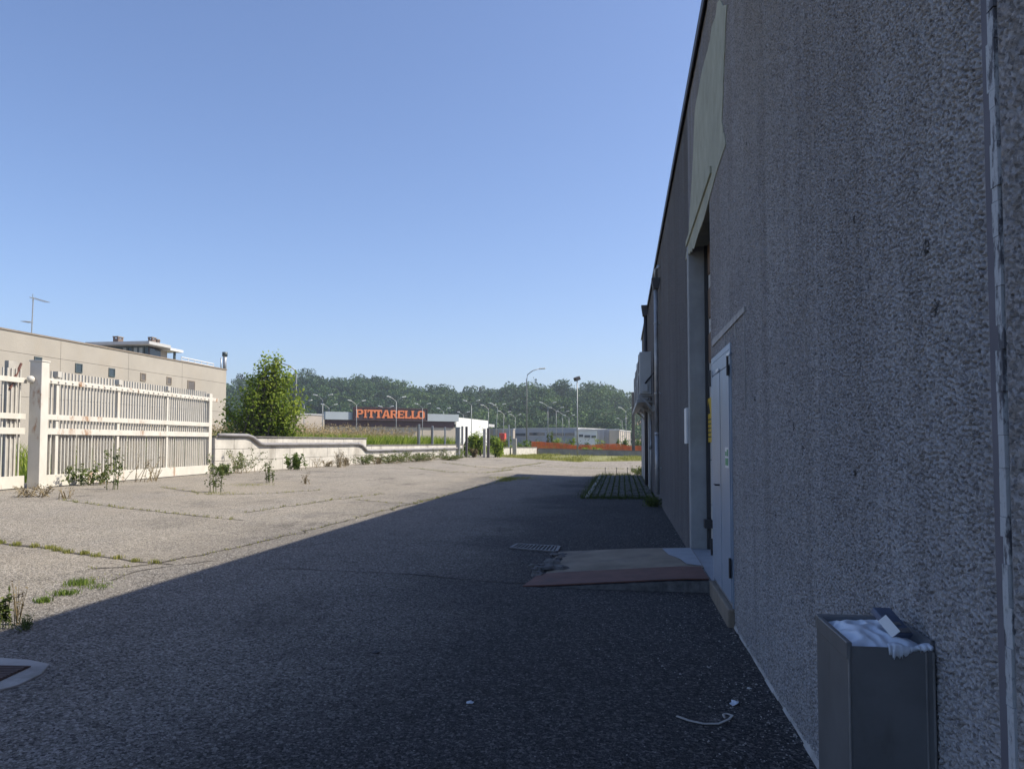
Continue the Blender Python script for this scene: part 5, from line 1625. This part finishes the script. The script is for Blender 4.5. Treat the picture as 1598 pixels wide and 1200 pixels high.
# tall grass behind the block walls
rg = np.random.default_rng(5)
def behind(u_lo, u_hi, depth, n, q0=0.5):
    """points on the field side of the two block walls"""
    k = rg.random(n)*(n1_+n2_)*(u_hi-u_lo) + (n1_+n2_)*u_lo
    q = q0 + depth*rg.random(n)**1.3
    side1 = s1 if (s1.dot(FH*0 + Vector((-1, 0, 0))) > 0) else -s1
    side2 = s2 if (s2.dot(Vector((-1, 0, 0))) > 0) else -s2
    x = np.where(k < n1_, wa.x + t1.x*k + side1.x*q, wb.x + t2.x*(k-n1_) + side2.x*q)
    y = np.where(k < n1_, wa.y + t1.y*k + side1.y*q, wb.y + t2.y*(k-n1_) + side2.y*q)
    return np.stack([x, y, np.full(n, 0.39)], 1)
b = behind(0.22, 1.06, 9, 20000)
tag(blades('tall_grass', b, rg.uniform(0.9, 1.75, len(b)), 0.07, M['grass_tall'], lean=0.45), 'tall yellow green grass behind the pale block walls', 'grass', kind='stuff')
b = behind(0.30, 0.99, 8, 3600, 3.0)
hh = rg.uniform(1.5, 2.35, len(b))*np.where(RNG.random(len(b)) < 0.6, 1.0, 0.85)
o = blades('seed_grass', b, hh, 0.018, M['seed'], lean=0.25)
tag(o, 'dry tan seed stalks standing above the tall grass', 'grass', kind='stuff')
hd = b.repeat(6, axis=0) + np.concatenate([rg.normal(0, 0.06, (len(b)*6, 2)), (hh.repeat(6)*rg.uniform(0.72, 0.98, len(b)*6))[:, None]], 1)
tag(leaves('seed_head', hd, rg.uniform(0.06, 0.14, len(hd)), M['seed'], aspect=0.4), 'tan seed heads above the tall grass', 'grass', kind='stuff')
# rough grass in the field and behind the fence
n = 9000
fx, fy = rg.uniform(-30, 12, n), rg.uniform(60, 140, n)
ok = ~((fx > -12) & (fy < 82) ) 
b = np.stack([fx, fy, 0.04*(-2-np.clip(fx, -12, -2))], 1)[ok]
tag(blades('field_grass', b, rg.uniform(0.25, 0.8, len(b)), 0.10, M['grass_tall'], lean=0.6), 'rough green grass on the field before the far buildings', 'grass', kind='stuff')
fx, fy = rg.uniform(-33, -15.2, 5200), rg.uniform(6, 36, 5200)
b = np.stack([fx, fy, np.full(5200, 0.4)], 1)
tag(blades('rough_grass', b, rg.uniform(0.3, 1.3, 5200), 0.04, M['grass_tall'], lean=0.5), 'rough grass seen through the bars of the white fence', 'grass', kind='stuff')

# ------------------------------------------------------------------ wooded hill
SK = [(200,600),(330,597),(355,598),(372,588),(400,592),(440,594),(462,590),(472,586),(490,591),(505,590),(516,599),(530,590),(560,588),(580,588),(600,596),(615,594),(630,604),(650,606),(680,602),(700,602),(718,609),(745,605),(765,610),(785,607),(800,605),(820,603),(835,596),(860,596),(875,596),(892,599),(905,603),(930,600),(945,604),(952,614),(975,615),(988,624),(1003,630),(1040,640),(1120,650),(1300,660)]
skx, sky_y = np.array([a for a, _ in SK], float), np.array([b for _, b in SK], float)
DR = 430.0
def hill_z(px, d):
    ytop = np.interp(px, skx, sky_y)
    crest = 1.5 + (690-ytop)*DR/F - 8.5
    k = np.clip((d-255)/(DR-255), 0, 1)
    return crest*(k*k*(3-2*k))**0.75
pxs = np.linspace(200, 1300, 90); ds = np.concatenate([np.linspace(250, 430, 24), np.linspace(460, 700, 8)])
vv = []
for d in ds:
    for px in pxs:
        p = P(px, 690, d)
        z = hill_z(px, d) if d <= DR else hill_z(px, DR)*(1-0.3*(d-DR)/270)
        vv.append((p.x, p.y, float(z)-0.3))
nx = len(pxs); i = (np.arange(len(ds)-1)[:, None]*nx + np.arange(nx-1)[None, :]).ravel()[:, None]
tag(np_mesh('hill', vv, np.concatenate([i, i+1, i+1+nx, i+nx], 1).ravel(), np.full(len(i), 4), M['hillsoil'], smooth=True), kind='structure')
rg = np.random.default_rng(9)
def crowns(items, n, size):
    """leaf clumps for many crowns: items = (x, y, ground z, height, radius, tint)"""
    P_, T_, Z_ = [], [], []
    for (x, y, z, h, r, tt) in items:
        k = max(60, int(n*(r/4.5)**2))
        nl = 7
        lob = rg.normal(0, 0.42, (nl, 3)); lob[:, 2] = rg.uniform(0.25, 0.85, nl)
        li = rg.integers(0, nl, k)
        v = unit(rg.normal(size=(k, 3)))*rg.uniform(0.75, 1.05, (k, 1))
        lr = rg.uniform(0.35, 0.62, nl)[li][:, None]
        q = np.empty((k, 3))
        q[:, :2] = np.array([x, y]) + (lob[li, :2] + v[:, :2]*lr)*r
        q[:, 2] = z + h*lob[li, 2] + v[:, 2]*lr[:, 0]*h*0.42
        P_.append(q); T_.append(np.clip(tt + rg.normal(0, 0.16, k) + rg.normal(0, 0.16, nl)[li], 0, 1))
    return np.concatenate(P_), np.concatenate(T_)
its = []
for k in range(900):
    px = rg.uniform(230, 1150); d = 258 + 172*rg.random()**0.8
    if 986 < px < 1003 and d < 380: continue
    p = P(px, 690, d)
    r = rg.uniform(2.8, 5.6); h = r*rg.uniform(1.4, 2.3)
    if d > 405: h *= rg.uniform(0.5, 1.15)
    stand = 0.22*math.sin(px*0.021+1.0)*math.sin(d*0.045+px*0.006) + 0.16*math.sin(px*0.06+d*0.02)
    low = 0.22*(1 - min(1, (d-258)/120))
    its.append((p.x, p.y, float(hill_z(px, d))-0.5, h, r, min(0.95, max(0.05, rg.uniform(0.15, 0.70) + stand + low))))
pt_, tt_ = crowns(its, 480, 1.0)
tag(leaves('wooded_hillside', pt_, rg.uniform(0.5, 1.15, len(pt_)), M['wood_far'], tint=tt_, aspect=0.8), 'dense green wood covering the far hillside', 'wood', kind='stuff')
for (px, yt, r, hh, mat, lab) in (
    (377, 583, 3.6, 8, 'wood_dark', 'dark round tree crown on the hill left of the leafy tree'),
    (470, 583, 3.6, 12, 'wood_dark', 'dark tall hill tree right above the leafy tree, by the lamp'),
    (502, 586, 2.6, 11, 'wood_dark', 'narrow dark hilltop tree above the left end of grey fascia'),
    (517, 587, 3.0, 10, 'wood_far', 'light gappy hilltop tree right of the narrow dark one'),
    (558, 584, 2.6, 12, 'wood_dark', 'pointed dark tree at the highest hilltop above the sign'),
    (582, 585, 5.6, 13, 'wood_dark', 'broad dark hilltop crown above the middle of the sign'),
    (749, 599.5, 3.2, 10, 'wood_dark', 'umbrella shaped dark pine alone on the hill skyline'),
    (790, 601, 4.2, 9, 'wood_dark', 'dark flat crowned tree on the skyline left of street lamp'),
    (834, 589, 3.0, 14, 'wood_far', 'tall gappy hill tree just right of the street lamp top'),
    (866, 593, 5.2, 12, 'wood_dark', 'big dark hilltop crown left of the floodlight post'),
    (936, 596, 4.8, 12, 'wood_dark', 'broad dark hilltop tree right of the floodlight post'),
    (952, 610, 2.0, 8, 'wood_dark', 'small dark skyline tree where the hill drops to the right'),
    (968, 608, 3.0, 8, 'wood_dark', 'last dark rounded tree on the skyline near the mast')):
    d = 424.0; p = P(px, yt-2.5, d); hh += 1; zb = p.z - hh
    t = empty('hill_tree', (p.x, p.y, zb-1), lab, 'tree', 'trees along the hill skyline')
    MB().tube([(p.x, p.y, zb-2), (p.x, p.y, zb+hh*0.35), (p.x+0.2, p.y, zb+hh*0.8)], [0.4, 0.3, 0.1], 6).build('trunk', M['bark'], t)
    q, tt = crowns([(p.x, p.y, zb, hh*0.9, r, 0.45)], 420, 1.0)
    leaves('crown', q, rg.uniform(0.6, 1.2, len(q)), M[mat], t, tint=tt, aspect=0.8)
# tan track climbing the slope at the right
tk = MB(); n = 14
for i in range(n+1):
    d = 262 + 100*i/n
    a, b = P(990.5+5*i/n, 690, d), P(1000+2*i/n, 690, d)
    za = float(hill_z(995, d))+0.6
    tk.v += [(a.x, a.y, za), (b.x, b.y, za)]
for i in range(n): tk.f.append((2*i, 2*i+1, 2*i+3, 2*i+2))
tag(tk.build('dirt_track', M['track']), kind='structure')

# ------------------------------------------------------------------ haze
hz = MB().box((-720, -160, -1.5), (720, 1010, 75)).build('haze', M['ink'])
hm = bpy.data.materials.new('haze'); hm.use_nodes = True
nt_ = hm.node_tree; nt_.nodes.clear()
ho = nt_.nodes.new('ShaderNodeOutputMaterial'); pvn = nt_.nodes.new('ShaderNodeVolumePrincipled')
pvn.inputs['Color'].default_value = (0.80, 0.88, 1.0, 1)
pvn.inputs['Density'].default_value = 0.0004
pvn.inputs['Anisotropy'].default_value = 0.3
nt_.links.new(pvn.outputs[0], ho.inputs['Volume'])
hz.data.materials.clear(); hz.data.materials.append(hm)
tag(hz, kind='stuff')
